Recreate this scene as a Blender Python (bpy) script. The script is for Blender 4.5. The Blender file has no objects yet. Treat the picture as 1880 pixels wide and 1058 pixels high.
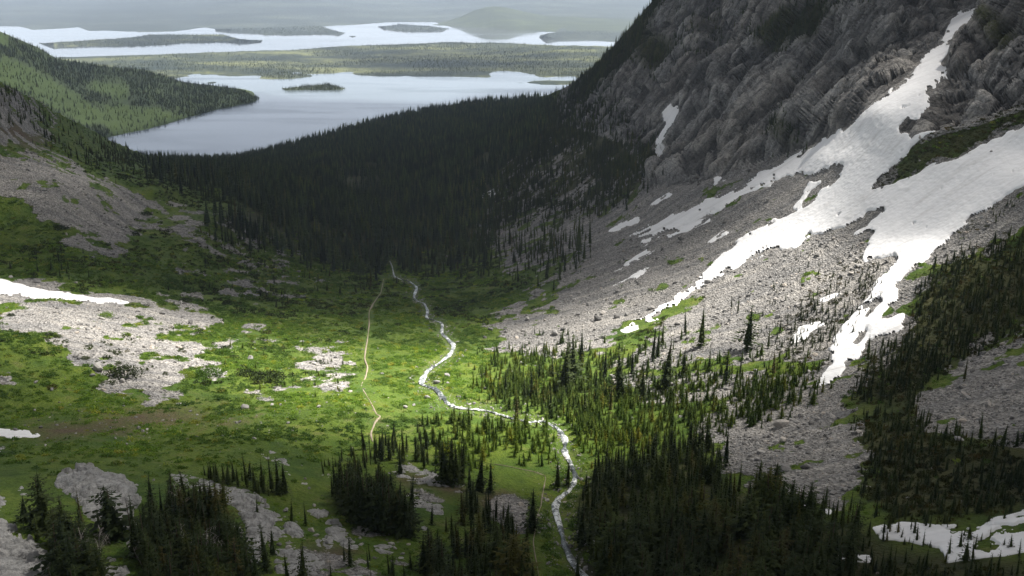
import bpy, math, random
import numpy as np
from mathutils import Vector, Matrix

random.seed(7)
RNG = np.random.default_rng(11)
SC = bpy.context.scene

# ------------------------------------------------------------------ camera
CAM_Z = 600.0                      # metres above the near lake
F = 1880 * 35.0 / 36.0             # focal length in photo pixels
PITCH = math.atan((529 + 60) / F)  # horizon a little above the frame
cam_d = bpy.data.cameras.new('camera')
cam_d.lens = 35.0
cam_d.sensor_width = 36.0
cam_d.clip_start = 1.0
cam_d.clip_end = 120000.0
cam = bpy.data.objects.new('camera', cam_d)
cam.location = (0, 0, CAM_Z)
cam.rotation_euler = (math.pi / 2 - PITCH, 0, 0)
SC.collection.objects.link(cam)
SC.camera = cam

# ------------------------------------------------------------------ light
SUN_EL, SUN_AZ = math.radians(59), math.radians(64)   # azimuth clockwise from the view direction (+Y)
SUN = np.array([math.sin(SUN_AZ) * math.cos(SUN_EL), math.cos(SUN_AZ) * math.cos(SUN_EL), math.sin(SUN_EL)])
world = bpy.data.worlds.new('World')
SC.world = world
world.use_nodes = True
wn, wl = world.node_tree.nodes, world.node_tree.links
wn.clear()
w_out = wn.new('ShaderNodeOutputWorld')
w_bg = wn.new('ShaderNodeBackground')
w_sky = wn.new('ShaderNodeTexSky')
w_sky.sky_type = 'NISHITA'
w_sky.sun_disc = False
w_sky.sun_elevation = SUN_EL
w_sky.sun_rotation = SUN_AZ
w_sky.altitude = 2500
w_sky.dust_density = 9.0
w_sky.ozone_density = 0.0
w_sky.air_density = 0.8
w_bg.inputs['Strength'].default_value = 0.15
w_bw, w_mix = wn.new('ShaderNodeRGBToBW'), wn.new('ShaderNodeMix')     # thin high overcast: the sky is nearly white
w_mix.data_type = 'RGBA'
w_mix.inputs[0].default_value = .6
wl.new(w_sky.outputs[0], w_bw.inputs[0])
wl.new(w_sky.outputs[0], w_mix.inputs[6])
wl.new(w_bw.outputs[0], w_mix.inputs[7])
wl.new(w_mix.outputs[2], w_bg.inputs['Color'])
wl.new(w_bg.outputs[0], w_out.inputs['Surface'])
sun_d = bpy.data.lights.new('sun', 'SUN')
sun_d.energy = 4.8
sun_d.angle = math.radians(0.6)
sun_d.color = (1.0, 0.95, 0.87)
sun_o = bpy.data.objects.new('sun', sun_d)
sun_o.rotation_euler = Vector(SUN).to_track_quat('Z', 'Y').to_euler()
sun_o.location = (0, 0, 3000)
SC.collection.objects.link(sun_o)
SC.view_settings.view_transform = 'Standard'
SC.view_settings.look = 'None'
SC.view_settings.exposure = 1.5
SC.view_settings.gamma = 1.0
SC.view_settings.use_curve_mapping = False
SC.render.engine = 'CYCLES'
SC.cycles.use_denoising = True
SC.cycles.max_bounces = 6
SC.cycles.diffuse_bounces = 3
SC.cycles.glossy_bounces = 2
SC.cycles.transmission_bounces = 3
SC.cycles.volume_bounces = 0
SC.cycles.transparent_max_bounces = 12
SC.cycles.caustics_reflective = False
SC.cycles.caustics_refractive = False

# ------------------------------------------------------------------ small maths helpers
CP, SP = math.cos(PITCH), math.sin(PITCH)


def unproject(u, v, y):
    """world point on the sight line of photo pixel (u, v) at forward distance y"""
    u, v, y = np.asarray(u, float), np.asarray(v, float), np.asarray(y, float)
    yc = (529 - v) / F
    Y = CP + yc * SP
    Z = -SP + yc * CP
    return np.stack(np.broadcast_arrays(y * ((u - 940) / F) / Y, y, CAM_Z + y * Z / Y), -1)


def depth_on_plane(v, z=0.0):
    yc = (529 - np.asarray(v, float)) / F
    return (z - CAM_Z) * (CP + yc * SP) / (-SP + yc * CP)


def project(p):
    p = np.asarray(p, float)
    x, y, z = p[..., 0], p[..., 1], p[..., 2] - CAM_Z
    d = y * CP - z * SP
    upc = y * SP + z * CP
    return 940 + F * x / d, 529 - F * upc / d, d


def smooth(e0, e1, x):
    t = np.clip((x - e0) / (e1 - e0), 0, 1)
    return t * t * (3 - 2 * t)


def _hash(ix, iy, iz, seed):
    h = (ix.astype(np.int64) * 374761393 + iy.astype(np.int64) * 668265263 + iz.astype(np.int64) * 2147483647 + seed * 1274126177) & 0xFFFFFFFF
    h = ((h ^ (h >> 13)) * 1274126177) & 0xFFFFFFFF
    h = ((h ^ (h >> 16)) * 2246822519) & 0xFFFFFFFF
    return (h ^ (h >> 15)) & 0xFFFF


def vnoise(p, seed=0):
    """value noise 0..1 in three dimensions"""
    p = np.asarray(p, float)
    i = np.floor(p).astype(np.int64)
    f = p - i
    f = f * f * f * (f * (f * 6 - 15) + 10)
    x, y, z = i[..., 0], i[..., 1], i[..., 2]
    out = 0.0
    for dx in (0, 1):
        wx = f[..., 0] if dx else 1 - f[..., 0]
        for dy in (0, 1):
            wy = f[..., 1] if dy else 1 - f[..., 1]
            for dz in (0, 1):
                wz = f[..., 2] if dz else 1 - f[..., 2]
                out = out + wx * wy * wz * _hash(x + dx, y + dy, z + dz, seed)
    return out / 65535.0


def fbm(p, octaves=4, seed=0, gain=0.5, ridged=False):
    a, s, tot, q = 1.0, 0.0, 0.0, np.asarray(p, float).copy()
    for o in range(octaves):
        n = vnoise(q, seed + o * 17) * 2 - 1
        if ridged:
            n = 1 - 2 * np.abs(n)
        s = s + a * n
        tot += a
        a *= gain
        q = q * 2.03 + 11.7
    return s / tot


def in_poly(px, py, poly):
    inside = np.zeros(np.shape(px), bool)
    n = len(poly)
    for k in range(n):
        x0, y0 = poly[k]
        x1, y1 = poly[(k + 1) % n]
        if y0 == y1:
            continue
        c = ((y0 > py) != (y1 > py)) & (px < (x1 - x0) * (py - y0) / (y1 - y0) + x0)
        inside ^= c
    return inside


# canvases: plans of the ground drawn in photo pixels and then carried onto the terrain's own points
U0, U1, V0, V1, CS = -520, 2400, -260, 1340, 2
CW, CH = (U1 - U0) // CS, (V1 - V0) // CS


def blur(a, r):
    if r < 1:
        return a
    for ax in (0, 1):
        for _ in range(2):
            p = np.pad(a, [(r + 1, r) if k == ax else (0, 0) for k in (0, 1)], mode='edge')
            c = np.cumsum(p, axis=ax)
            n = 2 * r + 1
            a = (np.take(c, range(n, c.shape[ax]), ax) - np.take(c, range(0, c.shape[ax] - n), ax)) / n
    return a


def canvas(polys, soft=4):
    a = np.zeros((CH, CW), np.float32)
    for item in polys:
        poly, val = item if isinstance(item, tuple) and isinstance(item[0], list) else (item, 1.0)
        us, vs = [p[0] for p in poly], [p[1] for p in poly]
        i0, i1 = max(0, int((min(us) - U0) / CS) - 1), min(CW, int((max(us) - U0) / CS) + 2)
        j0, j1 = max(0, int((min(vs) - V0) / CS) - 1), min(CH, int((max(vs) - V0) / CS) + 2)
        if i1 <= i0 or j1 <= j0:
            continue
        uu, vv = np.meshgrid(U0 + (np.arange(i0, i1) + .5) * CS, V0 + (np.arange(j0, j1) + .5) * CS)
        m = in_poly(uu, vv, poly)
        sub = a[j0:j1, i0:i1]
        sub[m] = val
    return blur(a, int(soft / CS))


def look(cv, u, v):
    x = np.clip((np.asarray(u) - U0) / CS - .5, 0, CW - 1.001)
    y = np.clip((np.asarray(v) - V0) / CS - .5, 0, CH - 1.001)
    i, j = x.astype(int), y.astype(int)
    fx, fy = x - i, y - j
    return (cv[j, i] * (1 - fx) + cv[j, i + 1] * fx) * (1 - fy) + (cv[j + 1, i] * (1 - fx) + cv[j + 1, i + 1] * fx) * fy


# ------------------------------------------------------------------ terrain: shape of the valley
# (u, v, forward distance in metres) read off the photograph from the sizes of its trees
CTRL = """
-400 1300 130;0 1300 140;500 1300 150;940 1300 160;1400 1300 160;1880 1300 140;2300 1300 120
-400 1058 195;0 1058 205;300 1058 215;600 1058 225;800 1058 240;940 1058 250;1040 1058 262;1200 1058 255;1500 1058 235;1880 1058 210;2300 1058 180
-400 950 225;0 950 238;200 950 250;450 950 265;650 950 285;850 950 300;1030 950 318;1200 950 305;1450 950 280;1700 950 260;1880 950 245;2300 950 210
0 870 290;200 870 290;400 870 302;600 870 330;800 870 345;1050 870 365;1250 870 350;1450 870 325;1700 870 300;1880 870 280
-400 800 340;0 800 365;300 800 375;600 800 385;800 800 400;1035 800 405;1250 800 400;1500 800 365;1700 800 335;1880 800 310;2300 800 265
-400 720 385;0 720 420;300 720 440;600 720 455;800 720 470;950 720 475;1150 720 470;1350 720 445;1500 720 425;1700 720 380;1880 720 350
-400 640 425;0 640 475;200 640 500;400 640 530;600 640 560;800 640 580;900 640 590;1050 640 570;1200 640 540;1380 640 510;1550 640 480;1700 640 440;1880 640 395;2300 640 320
-400 560 490;0 560 560;200 560 590;400 560 650;600 560 710;750 560 740;880 560 745;1000 560 700;1150 560 645;1300 560 600;1500 560 540;1700 560 490;1880 560 440
-400 480 560;0 480 660;200 480 700;400 480 790;600 480 940;720 480 1000;850 480 980;1000 480 850;1150 480 750;1300 480 680;1500 480 600;1700 480 535;1880 480 485;2300 480 390
-400 400 610;0 400 740;200 400 800;400 400 920;500 400 1080;600 400 1250;750 400 1350;870 400 1250;1000 400 1050;1150 400 880;1300 400 765;1500 400 660;1700 400 580;1880 400 525
0 330 790;150 330 850;300 330 1010;400 330 1300;500 330 1600;650 330 1800;800 330 1750;900 330 1550;1000 330 1250;1150 330 990;1250 330 880;1350 330 810;1500 330 710;1700 330 615;1880 330 555;2300 330 450
-400 250 680;0 290 830;100 290 900;200 290 1300;300 295 2500;400 294 2900;550 290 2400;800 290 2000;950 290 1550;1100 290 1180;1200 290 1010;1300 290 895;1500 290 740;1700 290 630;1880 290 580
250 400 850;250 370 900;250 345 960;250 318 1090;320 365 1000;350 400 885;300 312 1500;200 350 870;200 310 1060;400 345 1250;0 220 900;100 235 1150;0 150 1050;200 260 1600;-400 0 1000;-400 130 800;-150 90 1020
550 262 3000;650 232 3300;700 260 2600;750 207 3500;850 188 3500;1000 178 3000;900 240 2400;1000 230 1900;1040 160 2100;1100 110 1900;1100 200 1500;1200 0 1500;1200 150 1250;1200 250 1060
1350 0 1180;1350 150 1000;1350 260 880;1450 290 795;1500 0 1000;1500 150 880;1500 250 785;1650 0 880;1650 120 800;1610 205 710;1760 0 900;1730 100 780;1690 170 700;1880 0 740;1880 130 645;1880 190 612
1300 -200 1450;1500 -200 1150;1700 -200 980;1880 -200 850;2300 -200 650;2300 0 600;2300 200 500
"""
_c = np.array([[float(t) for t in s.split()] for line in CTRL.strip().split('\n') for s in line.split(';')])


def _phi(d2):
    return 0.5 * d2 * np.log(d2 + 1e-12)


_X = np.stack([_c[:, 0] / 700.0, _c[:, 1] / 400.0], 1)
_n = len(_X)
_A = np.zeros((_n + 3, _n + 3))
_A[:_n, :_n] = _phi(((_X[:, None] - _X[None]) ** 2).sum(-1)) + np.eye(_n) * 0.0015
_A[:_n, _n:] = np.column_stack([np.ones(_n), _X])
_A[_n:, :_n] = _A[:_n, _n:].T
_w = np.linalg.solve(_A, np.concatenate([np.log(_c[:, 2]), np.zeros(3)]))


def tps(u, v):
    q = np.stack([np.ravel(u) / 700.0, np.ravel(v) / 400.0], 1)
    out = np.empty(len(q))
    for k in range(0, len(q), 20000):
        b = q[k:k + 20000]
        out[k:k + 20000] = _phi(((b[:, None] - _X[None]) ** 2).sum(-1)) @ _w[:_n] + _w[_n] + b @ _w[_n + 1:]
    return np.exp(out).reshape(np.shape(u))


RIM_U = [-520, -400, -200, 0, 60, 120, 200, 250, 300, 400, 460, 520, 650, 750, 850, 940, 1000, 1040, 1070, 1100, 1130, 1160, 1200, 1260, 1330, 2400]
RIM_V = [-60, 0, 80, 150, 180, 215, 258, 280, 294, 296, 288, 270, 232, 207, 189, 182, 177, 160, 138, 112, 82, 48, 0, -90, -200, -200]
NC, NR, VB = 940, 640, 1300.0
ucol = np.linspace(-500, 2380, NC)
rim = np.interp(ucol, RIM_U, RIM_V)
rim = np.convolve(np.pad(rim, 3, mode='edge'), np.ones(7) / 7, 'valid')
srow = np.linspace(0, 1, NR)
GU = np.repeat(ucol[None], NR, 0)
GV = VB + (rim[None] - VB) * srow[:, None]
# coarse thin-plate solve, then bilinear on the fine grid
cr, cc = np.linspace(0, 1, 161), np.linspace(-500, 2380, 241)
crim = np.interp(cc, ucol, rim)
LD = np.log(tps(np.repeat(cc[None], 161, 0), VB + (crim[None] - VB) * cr[:, None]))
LD = np.maximum.accumulate(LD, axis=0)                      # always further away higher up the picture


def bilin(g, r, c):
    i = np.clip(r.astype(int), 0, g.shape[0] - 2)
    j = np.clip(c.astype(int), 0, g.shape[1] - 2)
    fr, fc = r - i, c - j
    if g.ndim == 3:
        fr, fc = fr[..., None], fc[..., None]
    return (g[i, j] * (1 - fc) + g[i, j + 1] * fc) * (1 - fr) + (g[i + 1, j] * (1 - fc) + g[i + 1, j + 1] * fc) * fr


_rr = np.repeat((srow * 160)[:, None], NC, 1)
_cc = np.repeat(((ucol + 500) / 2880 * 240)[None], NR, 0)
GD = np.exp(bilin(LD, _rr, _cc))
P = unproject(GU, GV, GD)
P[..., 2] = np.maximum(P[..., 2], -4)

# ------------------------------------------------------------------ plans drawn over the photograph's ground
SNOW_MAIN = [(1815, -3), (1800, 12), (1763, 23), (1750, 38), (1736, 54), (1731, 80), (1696, 107), (1679, 134), (1645, 161), (1607, 193), (1565, 231), (1518, 255), (1451, 292),
             (1384, 328), (1330, 354), (1250, 388), (1200, 412), (1146, 437), (1180, 433), (1250, 421), (1310, 388), (1381, 353), (1464, 316), (1500, 322), (1478, 345), (1461, 384), (1438, 396),
             (1394, 421), (1352, 446), (1317, 471), (1284, 514), (1258, 533), (1200, 568), (1136, 611), (1153, 613), (1200, 592), (1252, 551), (1310, 514), (1364, 480), (1411, 462), (1468, 451),
             (1491, 433), (1542, 418), (1592, 390), (1622, 384), (1628, 388), (1600, 408), (1558, 433), (1614, 424), (1598, 444), (1582, 478), (1619, 468), (1646, 464), (1649, 481), (1629, 498),
             (1605, 528), (1585, 562), (1555, 590), (1535, 609), (1518, 640), (1530, 660), (1512, 690), (1498, 712), (1531, 703), (1552, 676), (1585, 642), (1588, 617), (1619, 622), (1659, 602), (1662, 577),
             (1635, 589), (1610, 590), (1629, 562), (1649, 552), (1649, 525), (1659, 505), (1696, 481), (1729, 451), (1766, 421), (1803, 391), (1853, 354), (1880, 340), (2000, 262), (2300, 60),
             (2300, -60), (2050, 150), (1880, 228), (1820, 261), (1773, 285), (1719, 298), (1686, 318), (1605, 354), (1597, 352), (1619, 322), (1652, 292), (1686, 255), (1736, 238), (1690, 244),
             (1645, 243), (1649, 231), (1686, 214), (1706, 188), (1702, 164), (1741, 136), (1726, 122), (1753, 70), (1786, 44), (1822, -3), (1850, -60), (1840, -60)]
SNOW_UP = [(1640, 246), (1660, 250), (1690, 243), (1740, 240), (1735, 234), (1690, 240)]
GAP_ROCK = [[(1470, 372), (1486, 352), (1512, 330), (1545, 298), (1552, 302), (1540, 328), (1508, 352), (1480, 386)], [(1603, 502), (1640, 474), (1647, 482), (1615, 514)], [(1585, 577), (1612, 547), (1620, 555), (1592, 588)],
            [(1488, 327), (1532, 306), (1524, 322), (1494, 337)], [(1420, 398), (1462, 384), (1470, 390), (1430, 405)], [(1560, 628), (1590, 600), (1596, 606), (1570, 636)]]
SNOWS = [
    ('snowfield', SNOW_MAIN, 'long white snowfield running down the gully and the right hand talus slope', 1.6),
    ('snow_patch', [(1230, 198), (1242, 195), (1260, 198), (1253, 218), (1237, 231), (1223, 251), (1219, 285), (1203, 285), (1206, 258), (1222, 230), (1219, 212)], 'white snow patch with a tail lying in a notch of the dark cliff', 1.2),
    ('snow_patch', [(1309, 304), (1312, 318), (1322, 324), (1335, 328), (1318, 334), (1308, 341), (1311, 330), (1304, 320)], 'small three pointed snow patch at the cliff foot above the snowfield', 0.9),
    ('snow_patch', [(1110, 428), (1140, 408), (1165, 398), (1180, 396), (1170, 408), (1140, 422), (1120, 426)], 'thin snow streak left of the lower tip of the snowfield beside dark trees', 0.8),
    ('snow_patch', [(1182, 384), (1205, 366), (1230, 354), (1234, 357), (1210, 372), (1190, 382)], 'narrow snow sliver below the cliff foot and above the snowfield tip', 0.8),
    ('snow_patch', [(1112, 502), (1140, 488), (1165, 470), (1190, 458), (1207, 455), (1195, 468), (1165, 480), (1140, 494)], 'upper of two parallel snow streaks on grey talus', 0.8),
    ('snow_patch', [(1090, 543), (1120, 527), (1150, 512), (1175, 495), (1196, 490), (1180, 504), (1150, 520), (1120, 534)], 'lower of two parallel snow streaks on grey talus', 0.8),
    ('snow_patch', [(-150, 500), (0, 514), (50, 524), (100, 535), (160, 544), (200, 547), (242, 557), (200, 558), (151, 556), (84, 548), (40, 543), (0, 542), (-150, 535)], 'long flat snow bank on the pale talus at the left edge', 1.0),
    ('snow_patch', [(-120, 784), (0, 787), (44, 790), (90, 799), (30, 805), (-120, 806)], 'low snow patch among dark soil at the left edge below the green meadow', 0.8),
    ('snow_patch', [(1602, 972), (1659, 957), (1700, 962), (1753, 960), (1800, 967), (1820, 952), (1880, 938), (2050, 900), (2050, 1000), (1880, 1016), (1786, 1028), (1736, 1034), (1726, 1006), (1690, 1000), (1669, 996), (1619, 993)], 'broken snowfield between small firs in the bottom right corner', 0.9),
    ('snow_patch', [(1505, 1020), (1550, 1015), (1600, 1022), (1602, 1034), (1560, 1032), (1510, 1034)], 'ragged snow strip between dark firs left of the bottom right snowfield', 0.8),
    ('snow_patch', [(1462, 915), (1480, 921), (1486, 940), (1474, 950), (1452, 950), (1466, 935)], 'little snow remnant behind firs at the bottom of the grey boulder fan', 0.7),
    ('snow_patch', [(1500, 926), (1528, 936), (1530, 950), (1516, 950)], 'tiny snow spot among firs under the grey boulder fan, beside another remnant', 0.7),
    ('snow_patch', [(1088, 992), (1098, 992), (1106, 998), (1098, 1012), (1092, 1004)], 'small lone snow spot in the dark wood right of the stream', 0.9),
    ('snow_patch', [(1222, 432), (1262, 414), (1302, 399), (1310, 403), (1266, 424), (1226, 438)], 'long feathered snow streak just under the upper snow tongue', .8),
    ('snow_patch', [(1292, 447), (1330, 424), (1348, 424), (1312, 444)], 'short snow streak in the talus between the two long snow tongues', .8),
    ('snow_patch', [(1175, 446), (1212, 430), (1216, 434), (1180, 452)], 'thin snow wisp left of the feathered streak under the upper snow tongue', .8),
    ('snow_patch', [(1066, 192), (1074, 180), (1084, 170), (1098, 154), (1100, 158), (1088, 174), (1076, 186), (1070, 194)], 'thin snow streak at the left edge of the cliff above the lake wood', 0.9),
    ('snow_patch', [(992, 268), (1004, 258), (1016, 249), (1014, 254), (1002, 264)], 'short far snow sliver on the slope above the dark wood', 0.8),
    ('snow_patch', [(880, 360), (905, 348), (918, 346), (912, 356), (890, 366)], 'snow spot between trees at the edge of the dark wood', 0.8),
    ('snow_patch', [(1502, 546), (1530, 538), (1552, 534), (1540, 544), (1510, 554)], 'snow strip among dwarf firs left of the lower snowfield tongue', 0.8),
    ('snow_patch', [(1470, 600), (1500, 590), (1520, 596), (1500, 606), (1480, 622), (1455, 632), (1450, 625)], 'snow patch showing through dwarf firs beside the lower snowfield tongue', 0.8),
]
BRUSH_BAND = [(1603, 352), (1622, 324), (1655, 294), (1690, 258), (1738, 240), (1800, 222), (1880, 188), (2100, 70), (2200, 0), (2200, -60), (2050, 145), (1880, 226), (1820, 259), (1773, 283), (1719, 296), (1686, 315)]
TALUS = [
    [(-500, 200), (-200, 220), (0, 256), (60, 275), (120, 300), (200, 330), (270, 358), (330, 385), (400, 425), (378, 428), (300, 408), (250, 405), (230, 420), (225, 470), (150, 462), (120, 425), (60, 398), (0, 395), (-500, 330)],
    [(1000, 545), (1050, 510), (1085, 455), (1110, 425), (1170, 385), (1230, 345), (1330, 330), (1450, 290), (1520, 258), (1610, 200), (1690, 110), (1900, 100), (1900, 330), (1660, 480), (1600, 540), (1590, 600),
     (1500, 640), (1420, 640), (1380, 665), (1240, 670), (1130, 650), (1070, 650), (980, 660), (890, 630), (880, 605), (930, 580)],
    [(880, 440), (875, 390), (930, 380), (1000, 350), (1090, 380), (1180, 360), (1120, 420), (1085, 470), (1000, 470), (930, 480)],
    [(1495, 716), (1545, 705), (1575, 725), (1572, 800), (1600, 850), (1570, 900), (1530, 940), (1420, 900), (1325, 850), (1290, 795), (1380, 765)],
    [(1700, 715), (1760, 660), (1900, 600), (2300, 420), (2300, 700), (1900, 810), (1750, 800), (1690, 780)],
    [(1660, 560), (1650, 510), (1700, 478), (1780, 410), (1880, 345), (2000, 270), (2000, 400), (1880, 430), (1770, 470), (1700, 520)],
    [(-500, 500), (0, 512), (120, 535), (250, 548), (380, 565), (360, 590), (470, 605), (440, 640), (540, 660), (560, 690), (430, 690), (340, 705), (350, 730), (240, 730), (180, 690), (90, 640), (40, 600), (0, 585), (-500, 560)],
    [(-60, 660), (30, 690), (50, 705), (0, 712)],
    [(560, 640), (640, 655), (660, 690), (590, 700)],
    [(430, 715), (560, 705), (580, 722), (500, 728)],
    [(300, 395), (420, 415), (530, 450), (500, 456), (400, 438)],
    [(450, 490), (520, 495), (540, 520), (480, 522)],
    [(0, 150), (60, 190), (110, 240), (50, 250), (-100, 200), (-100, 110)],
    [(1150, 400), (1180, 335), (1330, 310), (1450, 280), (1560, 225), (1640, 152), (1690, 100), (1728, 50), (1800, -60), (1870, -60), (1790, 60), (1720, 160), (1640, 245), (1720, 240), (1880, 200), (2000, 200), (1900, 340), (1600, 400), (1300, 420)],
    [(1560, 600), (1640, 545), (1700, 500), (1680, 540), (1660, 625), (1575, 680), (1545, 725), (1490, 730), (1490, 660)],
    ([(1090, 662), (1240, 660), (1380, 655), (1500, 640), (1510, 715), (1390, 775), (1290, 805), (1215, 770), (1150, 720)], .62),
    ([(480, 930), (700, 960), (780, 1010), (760, 1080), (560, 1080)], .42), ([(870, 915), (970, 905), (975, 990), (860, 990)], .45), ([(690, 850), (860, 885), (820, 945), (700, 890)], .4),
    ([(380, 600), (560, 620), (660, 645), (660, 735), (560, 740), (430, 720)], .52), ([(350, 430), (560, 450), (640, 520), (500, 560), (300, 540)], .36),
    ([(930, 300), (1040, 240), (1180, 330), (1100, 390), (900, 440)], .46), ([(880, 480), (1000, 480), (1080, 470), (1000, 545)], .38),
]
GREEN_ON_TALUS = [
    [(-200, 340), (0, 350), (45, 365), (70, 385), (40, 398), (-200, 385)],
    [(1100, 640), (1150, 605), (1250, 550), (1300, 540), (1240, 590), (1150, 650), (1100, 662)],
    [(370, 650), (440, 640), (520, 655), (560, 690), (480, 690), (400, 680)],
    BRUSH_BAND,
    ([(200, 600), (340, 590), (440, 620), (420, 690), (300, 680), (240, 640)], .35), ([(60, 600), (130, 650), (160, 700), (60, 660)], .4), ([(160, 290), (320, 360), (300, 380), (150, 330)], .25),
]
CLIFF = [
    [(1035, 185), (1070, 130), (1110, 85), (1160, 30), (1200, -260), (2400, -260), (2400, -100), (1840, -100), (1800, 12), (1763, 23), (1736, 54), (1731, 80), (1696, 107), (1645, 161), (1565, 231), (1500, 262), (1430, 292), (1330, 322),
     (1250, 335), (1190, 345), (1190, 300), (1150, 250), (1090, 230), (1040, 215)],
    [(1845, -100), (2400, -100), (2400, 60), (2050, 110), (1880, 190), (1740, 232), (1645, 246), (1643, 236), (1706, 188), (1702, 164), (1741, 136), (1726, 122), (1753, 70), (1786, 44), (1822, -3)],
]
SOIL = [
    [(40, 790), (150, 762), (300, 752), (440, 758), (530, 772), (520, 782), (400, 776), (250, 792), (120, 800)],
    [(0, 780), (90, 785), (160, 800), (60, 812)], [(-100, 200), (0, 200), (70, 240), (130, 280), (60, 275), (0, 255)],
    [(460, 596), (560, 600), (600, 612), (500, 616)], [(330, 705), (430, 710), (420, 722), (340, 725)],
    [(410, 905), (440, 925), (480, 935), (470, 920)], [(690, 860), (860, 885), (850, 920), (720, 890)],
    [(1640, 590), (1670, 570), (1668, 610)], [(180, 548), (330, 565), (360, 590), (260, 580)], [(880, 900), (960, 900), (970, 960), (860, 950)],
    [(560, 985), (680, 1000), (640, 1040), (560, 1020)],
]
WOOD = [(280, 296), (300, 290), (400, 290), (520, 266), (650, 228), (850, 184), (1000, 172), (990, 230), (920, 320), (880, 400), (870, 470), (700, 485), (600, 480), (540, 455), (385, 420), (430, 380), (480, 372), (430, 345), (330, 320)]
BROWN_WOODS = [
    [(1060, 900), (1120, 850), (1290, 830), (1330, 880), (1420, 930), (1500, 960), (1660, 990), (1900, 1030), (1900, 1300), (1070, 1300)],
    [(1690, 520), (1760, 470), (1900, 440), (1900, 600), (1700, 700), (1680, 745), (1555, 740), (1580, 660), (1660, 620)],
    [(1560, 770), (1680, 745), (1720, 795), (1880, 812), (2060, 805), (2060, 935), (1820, 945), (1640, 962), (1575, 905), (1598, 850)],
    [(900, 320), (1000, 225), (1060, 160), (1180, 280), (1190, 345), (1110, 385), (960, 400), (890, 430)],
    BRUSH_BAND]

STREAM = [(716, 478, 5), (721, 490, 5), (724, 508, 6), (738, 514, 4), (754, 517, 7), (766, 528, 11), (759, 545, 10), (767, 553, 7), (779, 556, 9), (786, 570, 12), (783, 584, 9), (812, 593, 14), (810, 612, 13), (822, 622, 14), (833, 633, 15), (828, 649, 16), (808, 665, 13), (787, 677, 14), (776, 692, 16), (773, 704, 18), (800, 712, 16), (813, 726, 20), (822, 739, 22), (845, 748, 16), (870, 750, 12), (895, 752, 12), (932, 765, 15), (968, 773, 14), (999, 772, 12), (1025, 785, 15), (1038, 805, 20), (1036, 828, 20), (1048, 848, 20), (1058, 872, 15.8), (1047, 898, 15.8), (1025, 912, 21.6), (1018, 930, 21.6), (1029, 965, 25.9), (1038, 999, 27.4), (1052, 1032, 30.2), (1078, 1062, 34.6), (1105, 1120, 39.6), (1130, 1200, 43.2)]
TRAILS = [
    ([(705, 511, 4), (700, 538, 4), (687, 555, 5), (678, 572, 6), (679, 595, 6), (673, 632, 6), (669, 656, 7), (675, 672, 8), (672, 692, 7), (663, 710, 7), (668, 722, 6), (680, 738, 7), (690, 761, 8), (698, 764, 7), (687, 778, 8),
      (681, 794, 8), (685, 812, 7)], 'pale winding footpath through the bright green meadow left of the stream'),
    ([(905, 853, 3.1), (940, 858, 3.7), (980, 866, 3.7), (1003, 876, 5.0), (1000, 892, 6.8), (995, 912, 6.2), (993, 930, 5.6), (985, 950, 4.3), (984, 969, 4.3), (979, 995, 5.6), (984, 1026, 5.6), (990, 1060, 5.6), (994, 1110, 5.6)],
     'tan footpath dropping beside the stream near the bottom of the picture')]

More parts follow.
